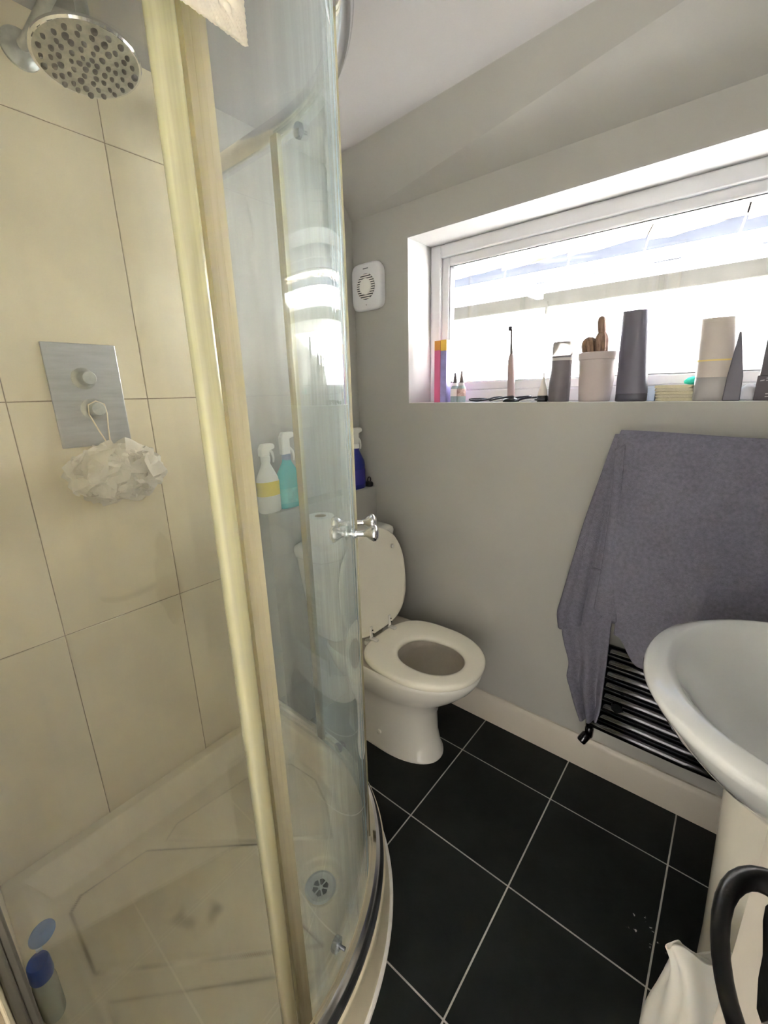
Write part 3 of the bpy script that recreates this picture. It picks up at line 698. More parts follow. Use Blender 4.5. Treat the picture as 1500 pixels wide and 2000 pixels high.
obj('flush_button', G().lathe([(0.024, 0), (0.024, 0.004), (0.018, 0.007), (0, 0.007)], (0.165, TYC+0.03, 0.801), 24), M['chrome'], wc, 50)
# toilet roll on the cistern
rl = thing('toilet_roll', 'white toilet roll standing on the cistern lid', 'toilet roll', (0.165, -0.418, 0.802))
obj('paper', G().loft([[(0.165+r_*math.cos(t_), -0.418+r_*math.sin(t_), z) for t_ in [2*math.pi*k/36 for k in range(36)]] for r_, z in ((0.021, 0.8025), (0.048, 0.8025), (0.050, 0.805), (0.050, 0.902), (0.048, 0.9045), (0.021, 0.9045), (0.021, 0.8025))], False, False), mat('tissue_paper', rgb(240, 238, 234), 0.95, bump=0.2, bscale=120), rl, 40)
obj('core', G().loft([[(0.165+r_*math.cos(t_), -0.418+r_*math.sin(t_), z) for t_ in [2*math.pi*k/24 for k in range(24)]] for r_, z in ((0.0208, 0.803), (0.0208, 0.904), (0.0195, 0.904), (0.0195, 0.803), (0.0208, 0.803))], False, False), mat('brown_card', rgb(170, 146, 112), 0.9), rl, 40)

# ------------------------------------------------------------------ bottles on the ledge
def spray(label, x, y, z, body_m, label_m, head_m, h=0.16, hw=0.042, tall=0.245, aim=1, lab=(0.04, 0.10), collar_m=None):
    b = thing('spray_bottle', label, 'bottle', (x, y, z), 'spray bottles on the ledge')
    pr = [(0.90, 0.0), (1.0, 0.004), (1.0, h*0.62), (0.93, h*0.72), (0.62, h*0.88), (0.36, h), (0.32, h+0.012)]
    obj('bottle_body', G().loft([egg(x, y, z+hh+0.0005, 0.026*max(s_, 0.45), 0.026*max(s_, 0.45), hw*s_, 2.6, 2.6, 32) for s_, hh in pr]), body_m, b, 50)
    if label_m: obj('bottle_label', G().loft([egg(x, y, z+hh, 0.0266, 0.0266, hw*1.015, 2.6, 2.6, 32) for hh in lab], False, False), label_m, b, 50)
    obj('collar', G().lathe([(0.0165, 0), (0.0165, 0.018), (0.013, 0.022)], (x, y, z+h+0.008), 20), collar_m or head_m, b, 40)
    zt = z+h+0.028
    hp = [(-0.022, 0.0), (-0.022, tall-h-0.045), (-0.012, tall-h-0.028), (0.030, tall-h-0.028), (0.036, tall-h-0.034), (0.036, tall-h-0.046), (0.014, tall-h-0.052), (0.014, 0.0)]
    hd_ = obj('spray_head', G().prism(hp, lambda u, v: (x-0.011, y+aim*u, zt+v), lambda u, v: (x+0.011, y+aim*u, zt+v)), head_m, b, 30, 0.004)
    obj('trigger', G().tube([(x, y+aim*0.018, zt+0.022), (x, y+aim*0.030, zt+0.010), (x, y+aim*0.034, zt-0.010), (x, y+aim*0.031, zt-0.026)], [0.005, 0.0045, 0.004, 0.003], 8), head_m, hd_)
    return b
wp = mat('white_bottle_plastic', rgb(238, 238, 232), 0.35)
spray('white spray bottle with yellow label on ledge, seen through shower glass', 0.035, -0.538, 0.927, wp, mat('yellow_label', rgb(222, 200, 60), 0.5), wp, 0.172, 0.042, 0.242, 1, (0.062, 0.112))
spray('teal spray bottle with white trigger on ledge, seen through shower glass', 0.035, -0.448, 0.927, mat('teal_liquid_plastic', rgb(70, 186, 186), 0.25), mat('teal_label', rgb(92, 196, 190), 0.5, var=0.3, vscale=30), wp, 0.168, 0.050, 0.275, 1, (0.02, 0.075), mat('grey_blue_collar', rgb(130, 150, 178), 0.5))
spray('dark blue spray bottle with white trigger, right of the shower seal', 0.032, -0.078, 0.927, mat('dark_blue_plastic', rgb(40, 46, 128), 0.3), mat('violet_blue_label', rgb(62, 58, 150), 0.5), wp, 0.168, 0.044, 0.262, 1, (0.02, 0.085))
ob = thing('scrubbing_pad', 'small black pad beside dark blue spray bottle on ledge', 'scrubbing pad', (0.04, -0.018, 0.927))
obj('pad', G().loft([egg(0.042, -0.017, 0.9275+z, a_, a_, b_, 3, 3, 24) for z, a_, b_ in ((0, .022, .013), (.004, .025, .0155), (.016, .025, .0155), (.021, .021, .012))]), M['black'], ob, 50)
obj('loop', G().tube([(0.05, -0.017+0.010*math.cos(t_), 0.948+0.010+0.012*math.sin(t_)) for t_ in [2*math.pi*k/16 for k in range(17)]], 0.0022, 8), M['black'], ob)

# ------------------------------------------------------------------ extractor fan
fan = thing('extractor_fan', 'square white extractor fan with round grille beside the window', 'extractor fan', (0.078, 0.0, 1.73))
fcx, fcz, fhw, fhh = 0.079, 1.730, 0.077, 0.085
def fr(y, k, e=5.5): return [(fcx+px_, y, fcz+py_) for px_, py_, _ in [(k*fhw*math.copysign(abs(math.cos(t_))**(2/e), math.cos(t_)), k*fhh*math.copysign(abs(math.sin(t_))**(2/e), math.sin(t_)), 0) for t_ in [2*math.pi*q_/64 for q_ in range(64)]]]
obj('cover', G().loft([fr(-0.0005, 0.94), fr(-0.014, 0.94), fr(-0.016, 1.0), fr(-0.024, 1.0), fr(-0.029, 0.965), fr(-0.031, 0.9)]), mat('white_fan_plastic', rgb(226, 226, 230), 0.35), fan, 40)
gr_ = obj('grille_recess', G().lathe([(0.046, 0.0), (0.046, 0.0012), (0.0, 0.0012)], (fcx, -0.0305, fcz), 40, axis=(0, -1, 0)), mat('dark_grille_gap', rgb(50, 50, 58), 0.6), fan, 30)
g = G()
for k in range(-5, 6):
    z = k*0.0082; hw_ = math.sqrt(max(0, 0.046**2-z*z)); g.box((fcx-hw_, -0.0345, fcz+z-0.0021), (fcx+hw_, -0.0312, fcz+z+0.0021))
obj('grille_slats', g, M['white_gloss'], gr_, 0)
obj('centre_disc', G().lathe([(0.029, 0), (0.029, 0.004), (0.024, 0.0055), (0.0, 0.006)], (fcx, -0.0318, fcz), 36, axis=(0, -1, 0)), M['white_gloss'], fan, 40)
obj('maker_mark', G().box((fcx-0.012, -0.0316, fcz+0.062), (fcx+0.014, -0.0308, fcz+0.0655)), mat('grey_print', rgb(110, 110, 118), 0.6), fan, 0)
obj('pilot_lamp', G().lathe([(0.0022, 0), (0.0018, 0.0012), (0, 0.0014)], (fcx, -0.0308, fcz-0.065), 12, axis=(0, -1, 0)), mat('grey_print2', rgb(150, 140, 140), 0.4), fan)

# ------------------------------------------------------------------ towel radiator
rd = thing('towel_radiator', 'dark chrome ladder towel radiator below the window', 'radiator', (1.3, -0.08, 0.22))
RX0, RX1, RY = 1.055, 1.555, -0.075
for x in (RX0, RX1):
    obj('upright', G().lathe([(0.014, 0.0), (0.016, 0.003), (0.016, 0.965), (0.014, 0.968)], (x, RY+0.012, 0.225), 20), M['black_nickel'], rd)
bars = [0.257+0.0407*k for k in range(8)]+[0.66+0.0407*k for k in range(6)]+[0.985+0.0407*k for k in range(5)]
bmsh = None
for z in bars:
    g = G().tube([(RX0, RY, 0), (RX0+0.03, RY-0.004, 0), ((RX0+RX1)/2, RY-0.010, 0), (RX1-0.03, RY-0.004, 0), (RX1, RY, 0)], 0.0165, 16)
    if bmsh is None:
        o = obj('bar', g, M['black_nickel'], None, 60); bmsh = o.data; o.location.z = z; set_parent(o, rd); continue
    o = bpy.data.objects.new('bar', bmsh); COL.objects.link(o); o.location.z = z; set_parent(o, rd)
obj('bracket', G().lathe([(0.016, 0.0), (0.017, 0.004), (0.014, 0.012), (0.007, 0.014), (0.007, 0.08)], (1.130, -0.104, 0.362), 20, axis=(0, 1, 0)), M['black_nickel'], rd, 50)
vl = obj('valve', G().lathe([(0.012, 0.0), (0.014, 0.004), (0.014, 0.035), (0.010, 0.04)], (RX0, RY+0.010, 0.185), 18), M['black_nickel'], rd, 50)
obj('valve_head', G().lathe([(0.0135, 0.0), (0.0155, 0.003), (0.0155, 0.03), (0.013, 0.034), (0.0, 0.034)], (RX0-0.003, RY+0.004, 0.196), 20, axis=(-0.42, -0.55, -0.72)), M['black_nickel'], vl, 50)
# towel over the radiator
tw = thing('bath_towel', 'charcoal grey terry towel draped over the towel radiator', 'towel', (1.3, -0.11, 0.55))
def lerp_poly(P, t_):
    n = len(P)-1; f = min(t_*n, n-1e-6); i = int(f); u = f-i
    # catmull-rom for softness
    p0, p1, p2, p3 = P[max(i-1, 0)], P[i], P[i+1], P[min(i+2, n)]
    return tuple(0.5*((2*b)+(-a+c)*u+(2*a-5*b+4*c-d)*u*u+(-a+3*b-3*c+d)*u**3) for a, b, c, d in zip(p0, p1, p2, p3))
def sheet(g, Lp, Rp, yb, fold, nu, nv, bow=0.0):
    """cloth sheet between left and right edge polylines given as (x,z[,y])"""
    def fn(u, v):
        a = lerp_poly(Lp, v); b = lerp_poly(Rp, v)
        x = a[0]+(b[0]-a[0])*u; z = a[1]+(b[1]-a[1])*u+bow*math.sin(math.pi*u)*v
        y = (a[2]+(b[2]-a[2])*u) if len(a) > 2 else yb
        y -= fold(u, v, x, z)
        y += 0.0022*noise.noise(Vector((x*18, z*14, 3.0)))
        return (x, y, z)
    g.grid(fn, nu, nv)
gauss = lambda x, c, s_: math.exp(-((x-c)/s_)**2)
g = G()
# main panel with its top rolled over the top bar
def foldD(u, v, x, z):
    f = 0.014*gauss(x, 1.075+0.03*(1.2-z), 0.018)
    f += 0.040*v*gauss(x, 1.345-0.10*v, 0.030)*sst(0.25, 0.75, v)
    f -= 0.022*v*gauss(x, 1.425-0.06*v, 0.05)
    f += 0.010*v*gauss(x, 1.20-0.02*v, 0.045)
    f += 0.006*math.sin(x*26+z*4)*v
    return f
def main_fn(u, v):
    if v < 0.12:                                   # over the top bar, from the back
        a = math.pi*(v/0.12); top = 1.186+0.004*math.sin(u*7)-0.009*math.sin(math.pi*min(1, u*1.3))
        x = 1.045+u*0.56; y = -0.086+0.026*math.cos(a); z = top+0.026*math.sin(a)
        return (x, y, z)
    vv = (v-0.12)/0.88
    Lp = [(1.045, 1.186), (1.052, 1.10), (1.06, 1.0), (1.068, 0.90), (1.083, 0.78), (1.098, 0.68), (1.100, 0.625)]
    Rp = [(1.605, 1.186), (1.61, 1.08), (1.615, 0.97), (1.62, 0.86), (1.62, 0.76), (1.62, 0.66), (1.62, 0.55)]
    a = lerp_poly(Lp, vv); b = lerp_poly(Rp, vv); x = a[0]+(b[0]-a[0])*u
    bot = -0.075*sst(0.0, 0.14, u)*vv**3
    z = a[1]+(b[1]-a[1])*u*(1 if vv > 0 else 1)
    zl = a[1]; z = zl+bot
    top = 0.004*math.sin(u*7)-0.009*math.sin(math.pi*min(1, u*1.3)); z += top*(1-vv)
    y = -0.112-0.010*sst(0, 0.4, vv)-foldD(u, vv, x, z)+0.002*noise.noise(Vector((x*18, z*14, 1.0)))
    return (x, y, z)
g.grid(main_fn, 110, 90)
# back sheet behind the radiator
sheet(g, [(1.045, 1.186), (1.05, 0.9), (1.05, 0.62)], [(1.605, 1.186), (1.61, 0.9), (1.61, 0.62)], -0.050, lambda u, v, x, z: 0.008*math.sin(x*20), 40, 20)
# narrow folded strip at the left edge of the main panel
sheet(g, [(1.046, 1.17), (1.051, 1.05), (1.050, 0.93), (1.046, 0.80), (1.041, 0.72), (1.040, 0.690)], [(1.066, 1.18), (1.070, 1.05), (1.076, 0.93), (1.086, 0.80), (1.098, 0.70), (1.102, 0.668)], -0.131, lambda u, v, x, z: 0.012*math.sin(math.pi*u)*(0.35+0.65*v), 14, 50)
# left layer swinging outwards
sheet(g, [(1.036, 1.206), (1.008, 1.07), (0.983, 0.95), (0.958, 0.80), (0.940, 0.69), (0.932, 0.635), (0.940, 0.585)], [(1.062, 1.208), (1.058, 1.08), (1.058, 0.97), (1.058, 0.86), (1.057, 0.76), (1.056, 0.70), (1.056, 0.655)], -0.108, lambda u, v, x, z: 0.015*v*math.sin(2.0*math.pi*u+0.5)+0.008*v*math.sin(5.5*math.pi*u), 34, 60, -0.012)
# lower layer hanging behind it
sheet(g, [(0.985, 0.80), (0.962, 0.66), (0.948, 0.585), (0.958, 0.535), (0.979, 0.47), (0.978, 0.415), (0.992, 0.375), (1.012, 0.32), (1.034, 0.268)], [(1.085, 0.82), (1.086, 0.72), (1.086, 0.62), (1.087, 0.55), (1.087, 0.48), (1.087, 0.42), (1.087, 0.37), (1.086, 0.33), (1.080, 0.288)], -0.100, lambda u, v, x, z: 0.012*math.sin(4.2*math.pi*u+1.0)*(0.4+0.6*v)+0.010*gauss(u, 0.62, 0.16), 30, 70)
to = obj('towel_cloth', g, M['towel'], tw, 0, recalc=False, solid=0.007); to.data.polygons.foreach_set('use_smooth', [True]*len(to.data.polygons))

# ------------------------------------------------------------------ basin
bs = thing('pedestal_basin', 'white bow-fronted pedestal basin beside the open door', 'basin', (1.5, -0.49, 0))
BYC = -0.488
def br(z, xf, xb, hw, xc=1.49, eb=4.0, n=72): return egg(xc, BYC, z, xc-xf, xb-xc, hw, 2.05, eb, n)
R1 = [br(0.600, 1.40, 1.66, .105), br(0.63, 1.372, 1.68, .142), br(0.67, 1.330, 1.698, .186), br(0.715, 1.284, 1.699, .232), br(0.755, 1.247, 1.699, .262), br(0.787, 1.226, 1.699, .279), br(0.803, 1.216, 1.699, .287), br(0.810, 1.217, 1.699, .286), br(0.815, 1.221, 1.698, .283), br(0.825, 1.250, 1.65, .258),
      br(0.824, 1.257, 1.635, .252), br(0.815, 1.268, 1.622, .242), br(0.785, 1.290, 1.610, .222), br(0.745, 1.322, 1.592, .192), br(0.71, 1.362, 1.572, .152), br(0.688, 1.41, 1.548, .10), br(0.680, 1.455, 1.52, .035)]
obj('bowl', G().loft(R1), M['basin'], bs, 60)
obj('waste', G().lathe([(0.022, 0), (0.022, 0.002), (0.012, 0.001), (0, 0.0)], (1.488, BYC, 0.6795), 20), M['chrome'], bs, 50)
pd = [egg(1.52, BYC, z, 1.52-xf, 0.13, hw, 2.4, 5, 48) for z, xf, hw in ((0, 1.392, .108), (.02, 1.392, .108), (.05, 1.402, .100), (.2, 1.398, .095), (.4, 1.388, .095), (.55, 1.380, .100), (.625, 1.378, .104))]
obj('pedestal', G().loft(pd), mat('pedestal_ceramic', rgb(232, 226, 212), 0.16, coat=0.3), bs, 60)

# ------------------------------------------------------------------ white bag on the floor
bg_ = thing('plastic_bag', 'crumpled white plastic bag standing on slate floor by the pedestal', 'bag', (1.42, -0.66, 0))
rngb = random.Random(5); g = G(); rings = []
bp = [(0.0, .070, .060), (0.01, .082, .07), (0.09, .088, .078), (0.17, .088, .078), (0.235, .076, .066), (0.28, .068, .056), (0.315, .070, .038), (0.345, .080, .020), (0.366, .094, .006)]
for z, ax, ay in bp:
    ring = []; z *= 1.10
    for k in range(64):
        t_ = 2*math.pi*k/64; c, s_ = math.cos(t_), math.sin(t_)
        f = 1+0.13*noise.noise(Vector((c*2.2, s_*2.2, z*9)))+0.08*noise.noise(Vector((c*6, s_*6, z*14)))+(0.05*math.sin(9*t_+z*30) if z > 0.2 else 0)
        bx_, by_ = ax*f*c, ay*f*s_; cr_, sr_ = math.cos(0.45), math.sin(0.45)
        ring.append((1.412+bx_*cr_-by_*sr_, -0.690+bx_*sr_+by_*cr_, z+(0.012*math.sin(5*t_+1)+0.004*c*c*(-c) if z > 0.33 else 0)))
    rings.append(ring)
inner = [[(1.412+(x-1.412)*0.93, -0.690+(y+0.690)*0.9, z-0.001) for x, y, z in r_] for r_ in rings[::-1][:2]]
g.loft(rings+inner, True, True)
obj('bag_film', g, M['bag'], bg_, 60, subsurf=1)

# ------------------------------------------------------------------ door, open, with black lever handle
dn = Vector((-0.949, -0.316, 0)); dd = Vector((-0.316, 0.949, 0)); d0 = Vector((1.3937, -1.0145, 0))   # face point; dd runs towards the leading edge
EDGE = 0.060
def dp(s_, o_, z): return tuple(d0+dd*s_+dn*o_+Vector((0, 0, z)))
dr = thing('door_1', 'cream painted door standing open at the right', None, dp(EDGE-0.76, 0, 0)); tag(dr, kind='structure')
g = G(); prof = [(EDGE-0.76, 0.0), (EDGE, 0.0), (EDGE, -0.038), (EDGE-0.76, -0.038)]
g.loft([[dp(s_, o_, z) for s_, o_ in prof] for z in (0.008, 1.98)])
obj('door_leaf', g, M['cream_gloss'], dr, 0, 0.002)
pl = [(-0.004, 0.115), (0.008, 0.105), (0.014, 0.085), (0.012, 0.06), (0.021, 0.045), (0.0235, 0.02), (0.0235, -0.02), (0.029, -0.035), (0.027, -0.05), (0.015, -0.075), (0.012, -0.1), (0.003, -0.125)]
pl = pl + [(-x-0.004, z) for x, z in pl[::-1]]
bp_ = obj('backplate', G().prism(pl, lambda u, v: dp(u-0.004, 0.0, 0.912+v), lambda u, v: dp(u-0.004, 0.005, 0.912+v)), M['black_iron'], dr, 0, 0.0015)
lv = [dp(0.0, 0.003, 0.927)] + [(1.3774, -1.0158, 0.9273), (1.3651, -1.0184, 0.9286), (1.3534, -1.0327, 0.9299), (1.3456, -1.0548, 0.9286), (1.3449, -1.0834, 0.9234), (1.3495, -1.1094, 0.9182), (1.3573, -1.1302, 0.9143), (1.3677, -1.1471, 0.913), (1.3794, -1.1601, 0.9156), (1.3859, -1.1666, 0.9208)]
obj('lever', G().tube(lv, [0.0125, 0.0108, 0.0092, 0.0082, 0.0068, 0.0062, 0.006, 0.006, 0.006, 0.006, 0.004], 18), M['black_iron'], dr, 60, subsurf=1)
obj('rose_collar', G().tube([dp(0.0, 0.003, 0.927), dp(0.0, 0.009, 0.927), dp(0, 0.013, 0.927)], [0.018, 0.018, 0.014], 24), M['black_iron'], bp_, 40)

# ------------------------------------------------------------------ things on the window sill
SZ = WZ0+0.0012
def lathe_thing(name, label, cat, x, y, parts, lean=None):
    tthing = thing(name, label, cat, (x, y, SZ), 'toiletries on the window sill')
    for pn, prof, m, kw in parts:
        obj(pn, G().lathe(prof, (x, y, SZ), 24, **kw), m, tthing, 45)
    return tthing
def carton(label, x0, x1, y0, y1, h, m, m2, band):
    t_ = thing('toothpaste_carton', label, 'carton', ((x0+x1)/2, (y0+y1)/2, SZ), 'cartons at the left end of the sill')
    obj('carton_body', G().box((x0, y0, SZ), (x1, y1, SZ+h-band)), m, t_, 0, 0.0008)
    obj('carton_top', G().box((x0, y0, SZ+h-band), (x1, y1, SZ+h)), m2, t_, 0, 0.0008)
carton('tall pink carton with orange top at left end of sill', 0.350, 0.376, 0.045, 0.078, 0.225, mat('pink_card', rgb(206, 96, 140), 0.5), mat('orange_card', rgb(206, 140, 60), 0.5), 0.034)
carton('tall lilac carton with yellow top beside the pink carton', 0.377, 0.403, 0.045, 0.078, 0.226, mat('lilac_card', rgb(166, 160, 220), 0.5, var=0.2, vscale=40), mat('yellow_card', rgb(236, 196, 84), 0.5), 0.038)
rub = mat('grey_brown_rubber', rgb(96, 84, 82), 0.6); clr = mat('clear_glass_bottle', rgb(196, 216, 214), 0.1, trans=0.5); whl = mat('white_print_label', rgb(236, 228, 224), 0.6); pkl = mat('pinkish_print_label', rgb(220, 190, 180), 0.6, var=0.4, vscale=90, dark=rgb(120, 70, 66))
def dropper(label, x, y, h, lm, lean):
    t_ = thing('dropper_bottle', label, 'dropper bottle', (x, y, SZ), 'dropper bottles on the sill')
    obj('bottle_body', G().lathe([(0.015, 0), (0.0165, 0.003), (0.0165, 0.050), (0.012, 0.058), (0.008, 0.062)], (x, y, SZ), 24), clr, t_, 45)
    obj('bottle_label', G().lathe([(0.0168, 0.022), (0.0168, 0.049)], (x, y, SZ), 24, cap=False), lm, t_, 45)
    obj('collar', G().lathe([(0.0105, 0.060), (0.0105, 0.068), (0.008, 0.071)], (x, y, SZ), 20), whl, t_, 45)
    obj('rubber_bulb', G().lathe([(0.0085, 0.070), (0.0075, 0.084), (0.005, 0.095), (0.0046, h-0.004), (0.003, h)], (x, y, SZ), 18), rub, t_, 45)
dropper('small dropper bottle half hidden behind the lilac carton', 0.428, 0.070, 0.108, whl, 0)
dropper('small dropper bottle with pinkish printed label on sill', 0.470, 0.045, 0.112, pkl, 0)
# black cable
cb = thing('charger_cable', 'tangled black charger cable around the toothbrush on sill', 'cable', (0.62, 0.06, SZ))
pts = []
for k in range(160):
    t_ = k/159; pts.append((0.50+0.30*t_+0.035*math.sin(t_*31), 0.065+0.030*math.sin(t_*23+1), SZ+0.0045+0.014*abs(math.sin(t_*17))*(0.3+0.7*math.sin(math.pi*t_))))
obj('cable', G().tube(pts, 0.0032, 8), mat('black_cable', rgb(30, 30, 44), 0.35), cb, 60)
obj('plug', G().box((0.800, 0.05, SZ), (0.828, 0.078, SZ+0.016)), M['black'], cb, 0, 0.003)
# toothbrush
tb = thing('electric_toothbrush', 'grey electric toothbrush standing upright on the sill', 'toothbrush', (0.660, 0.055, SZ))
tx, ty = 0.6615, 0.055
def lean(z): return (tx-0.055*max(0, z)*0.9, ty, SZ+z)
obj('charging_stand', G().lathe([(0.030, 0), (0.031, 0.003), (0.027, 0.010), (0.012, 0.016)], (tx, ty, SZ), 24, sx=0.9), M['black'], tb)
obj('handle', G().tube([lean(z) for z in (0.013, 0.05, 0.10, 0.135, 0.150, 0.158)], [0.0125, 0.0125, 0.0128, 0.0115, 0.0085, 0.0055], 18), mat('mauve_grey_plastic', rgb(150, 130, 132), 0.4), tb, 60)
obj('brush_neck', G().tube([lean(z) for z in (0.155, 0.19, 0.225, 0.236)], [0.0055, 0.0042, 0.0032, 0.0034], 12), rub, tb, 60)
obj('brush_head', G().lathe([(0.0065, -0.006), (0.0075, -0.004), (0.0075, 0.004), (0.0055, 0.006)], (lean(0.239)[0]-0.004, ty, lean(0.239)[2]), 18, axis=(-1, -0.3, 0)), M['black'], tb)
# nozzle bottle
nz = thing('nozzle_bottle', 'small pale cone-tipped bottle with dark base beside the jar', 'bottle', (0.772, 0.05, SZ))
obj('base_cap', G().lathe([(0.0165, 0), (0.0165, 0.018), (0.0155, 0.020)], (0.772, 0.05, SZ), 20), M['black'], nz)
obj('cone', G().lathe([(0.0155, 0.020), (0.0135, 0.034), (0.0085, 0.054), (0.004, 0.074), (0.0022, 0.092), (0.0, 0.094)], (0.772, 0.05, SZ), 20), mat('pale_bottle_plastic', rgb(214, 206, 200), 0.35), nz)
# jar
jr = thing('hair_clay_can', 'grey cylindrical can with clear lid between cone bottle and cactus', 'can', (0.820, 0.062, SZ))
obj('can_body', G().lathe([(0.031, 0), (0.0325, 0.003), (0.0325, 0.138), (0.031, 0.140)], (0.821, 0.062, SZ), 32), mat('grey_can', rgb(112, 106, 112), 0.4, var=0.15, vscale=20), jr)
obj('can_band', G().lathe([(0.0328, 0.126), (0.0328, 0.134)], (0.821, 0.062, SZ), 32, cap=False), mat('pale_band', rgb(190, 186, 186), 0.4), jr)
obj('clear_lid', G().lathe([(0.0315, 0.139), (0.032, 0.142), (0.032, 0.176), (0.029, 0.182), (0.0, 0.182)], (0.821, 0.062, SZ), 32), mat('smoky_lid', rgb(128, 122, 118), 0.15, trans=0.4, var=0.3, vscale=50), jr)
# cactus pot
pt = thing('potted_cactus', 'small cactus in a pale plant pot on the sill', 'potted cactus', (0.932, 0.072, SZ))
px_, py_ = 0.926, 0.074
obj('pot', G().lathe([(0.043, 0), (0.045, 0.003), (0.054, 0.122), (0.0565, 0.124), (0.0575, 0.142), (0.055, 0.144), (0.052, 0.138), (0.050, 0.125), (0.0, 0.125)], (px_, py_, SZ), 40), mat('pale_pot', rgb(186, 174, 172), 0.5), pt, 40)
obj('soil', G().lathe([(0.051, 0.126), (0.051, 0.132), (0.0, 0.135)], (px_, py_, SZ), 30), mat('brown_soil', rgb(80, 62, 50), 0.9, bump=0.8, bscale=120), pt)
cm = mat('brown_green_cactus', rgb(132, 106, 88), 0.7, var=0.3, vscale=60, bump=0.6, bscale=200)
def cact(base, top, r_, ribs=9):
    base, top = Vector(base), Vector(top); d = (top-base); q_ = d.to_track_quat('Z', 'Y'); Ln = d.length; rings = []
    for i in range(15):
        f = i/14; rr_ = r_*(0.86+0.14*math.sin(math.pi*f))*math.sqrt(max(0.0, 1-max(0, (f-0.72)/0.28)**2))+0.0006
        rings.append([base+q_ @ Vector((rr_*(1+0.09*math.cos(ribs*t_))*math.cos(t_), rr_*(1+0.09*math.cos(ribs*t_))*math.sin(t_), Ln*f)) for t_ in [2*math.pi*k/54 for k in range(54)]])
    return G().loft(rings)
obj('cactus_stem', cact((px_+0.008, py_, SZ+0.126), (px_+0.003, py_, SZ+0.205), 0.0175), cm, pt, 60)
obj('cactus_stem', cact((px_+0.004, py_, SZ+0.19), (px_-0.003, py_, SZ+0.248), 0.0112, 7), cm, pt, 60)
obj('cactus_stem', cact((px_-0.022, py_, SZ+0.126), (px_-0.034, py_, SZ+0.192), 0.0205), cm, pt, 60)
# dark tube
def sq_tube(name, label, cat, x, y, h, w_top, w_bot, d_bot, m, capm, caph, lean_x=0.0, crimp=True, extra=None):
    t_ = thing(name, label, cat, (x, y, SZ), 'tubes standing on the sill')
    rr_ = []
    for i in range(13):
        f = i/12; hw_ = w_bot+(w_top-w_bot)*f; dy = d_bot*(1-f)**0.7+0.0015 if crimp else d_bot
        rr_.append(egg(x+lean_x*f, y, SZ+caph+(h-caph)*f, hw_, hw_, dy, 2.5, 2.5, 32))
    obj('tube_body', G().loft(rr_), m, t_, 45)
    obj('cap', G().loft([egg(x, y, SZ+z, w_bot*k, w_bot*k, d_bot*k, 2.5, 2.5, 32) for z, k in ((0, .95), (.002, 1.0), (caph-.002, 1.0), (caph, .97))]), capm, t_, 45)
    return t_
dk = mat('slate_grey_plastic', rgb(92, 88, 102), 0.4); dkc = mat('dark_cap', rgb(70, 68, 80), 0.35)
sq_tube('lotion_tube', 'tall slate-grey tube right of the cactus pot', 'tube', 1.033, 0.046, 0.245, 0.033, 0.041, 0.026, dk, dkc, 0.022, -0.014, False)
pb = thing('small_box', 'tiny pale blue box between grey tube and beige stack', 'box', (1.086, 0.06, SZ))
obj('box_body', G().box((1.070, 0.05, SZ), (1.092, 0.075, SZ+0.036)), mat('pale_blue_card', rgb(196, 212, 240), 0.5), pb, 0, 0.001)
obj('box_lid', G().box((1.069, 0.049, SZ+0.0362), (1.093, 0.076, SZ+0.042)), mat('pale_blue_lid', rgb(214, 226, 246), 0.4), pb, 0, 0.001)
for k in range(5):
    z = SZ+k*0.0086
    tag(obj('flannel', G().loft([egg(1.146-0.003*k, 0.085, z+zz, a_-0.0015*k, a_-0.0015*k, 0.046, 6, 6, 32) for zz, a_ in ((0.0003, .050), (.002, .053), (.0065, .053), (.0083, .050))]), mat('beige_flannel%d' % (k % 2), rgb(206-6*(k % 2), 198-6*(k % 2), 170), 0.9, bump=0.5, bscale=300), None, 50), ['bottom', 'second lowest', 'middle', 'second highest', 'top'][k]+' beige folded flannel in the stack on the sill', 'flannel', 'folded flannels on the sill')
tl_ = obj('soap_puff', G().loft([egg(1.176, 0.072, SZ+0.0432+z, a_*(1+0.1*math.sin(z*300)), a_, a_*0.8, 2, 2, 24) for z, a_ in ((0, .010), (.003, .019), (.010, .022), (.017, .016), (.021, .006))]), mat('turquoise_sponge', rgb(60, 214, 196), 0.7, bump=0.8, bscale=160), None, 60)
tag(tl_, 'turquoise sponge on top of the beige flannels', 'sponge')
crt = sq_tube('cream_tube', 'tall pale tube with grey lower band leaning on sill', 'tube', 1.222, 0.050, 0.205, 0.036, 0.042, 0.024, mat('pale_grey_tube', rgb(196, 186, 180), 0.4, var=0.08, vscale=12), mat('warm_grey_cap', rgb(168, 164, 164), 0.4), 0.060, -0.014, False)
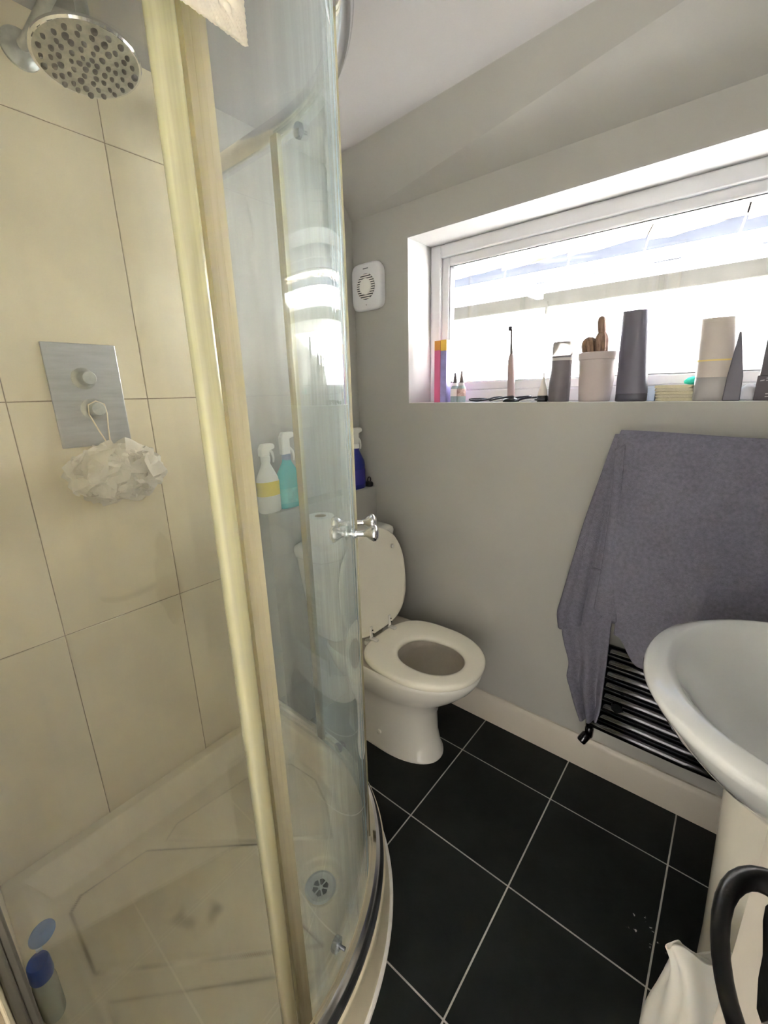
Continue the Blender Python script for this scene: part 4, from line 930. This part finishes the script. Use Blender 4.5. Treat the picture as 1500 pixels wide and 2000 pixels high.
obj('tube_band', G().loft([egg(1.222-0.0055, 0.050, SZ+z, .0415, .0415, .0246, 2.5, 2.5, 32) for z in (0.100, 0.104)], False, False), mat('gold_print', rgb(226, 204, 130), 0.4), crt)
bc = thing('comb', 'dark pointed comb-shaped wedge standing beside the pale tube', 'comb', (1.262, 0.04, SZ))
obj('wedge', G().prism([(1.247, SZ), (1.283, SZ), (1.281, SZ+0.06), (1.262, SZ+0.166), (1.258, SZ+0.166), (1.249, SZ+0.06)], lambda x, z: (x, 0.020, z), lambda x, z: (x, 0.034, z)), dk, bc, 0, 0.003)
ts = obj('tissue_wad', G().loft([[(1.297+a_*math.cos(t_)*(1+0.25*noise.noise(Vector((math.cos(t_)*2, math.sin(t_)*2, z*60)))), 0.075+a_*0.8*math.sin(t_), SZ+z) for t_ in [2*math.pi*k/24 for k in range(24)]] for z, a_ in ((0.0003, .018), (.006, .024), (.018, .022), (.03, .017), (.040, .006))]), mat('white_tissue', rgb(236, 236, 240), 0.9, bump=0.6, bscale=60), None, 60)
tag(ts, 'crumpled white tissue between the dark wedge and dark box', 'tissue')
db = thing('razor_box', 'dark stepped box with pale lettering at right end of sill', 'box', (1.35, 0.045, SZ))
obj('box_body', G().box((1.309, 0.030, SZ), (1.375, 0.065, SZ+0.060)), mat('dark_mauve_card', rgb(78, 70, 78), 0.5), db, 0, 0.0015)
obj('box_lid', G().box((1.313, 0.033, SZ+0.0602), (1.372, 0.062, SZ+0.143)), mat('dark_grey_card', rgb(86, 82, 88), 0.5), db, 0, 0.0015)
let = mat('pale_print', rgb(196, 190, 194), 0.6)
g = G()
for x0, z0, x1, z1, h in ((1.3155, 0.0463, 1.3235, 0.0480, 0.0022), (1.3265, 0.0520, 1.3345, 0.0535, 0.0024), (1.3265, 0.0470, 1.3345, 0.0478, 0.0018), (1.3300, 0.0150, 1.3420, 0.0158, 0.0024), (1.3300, 0.0085, 1.3420, 0.0092, 0.0022)):
    g.prism([(x0, SZ+z0), (x1, SZ+z1), (x1, SZ+z1+h), (x0, SZ+z0+h)], lambda x, z: (x, 0.0297, z), lambda x, z: (x, 0.0301, z))
obj('lettering', g, let, db, 0)
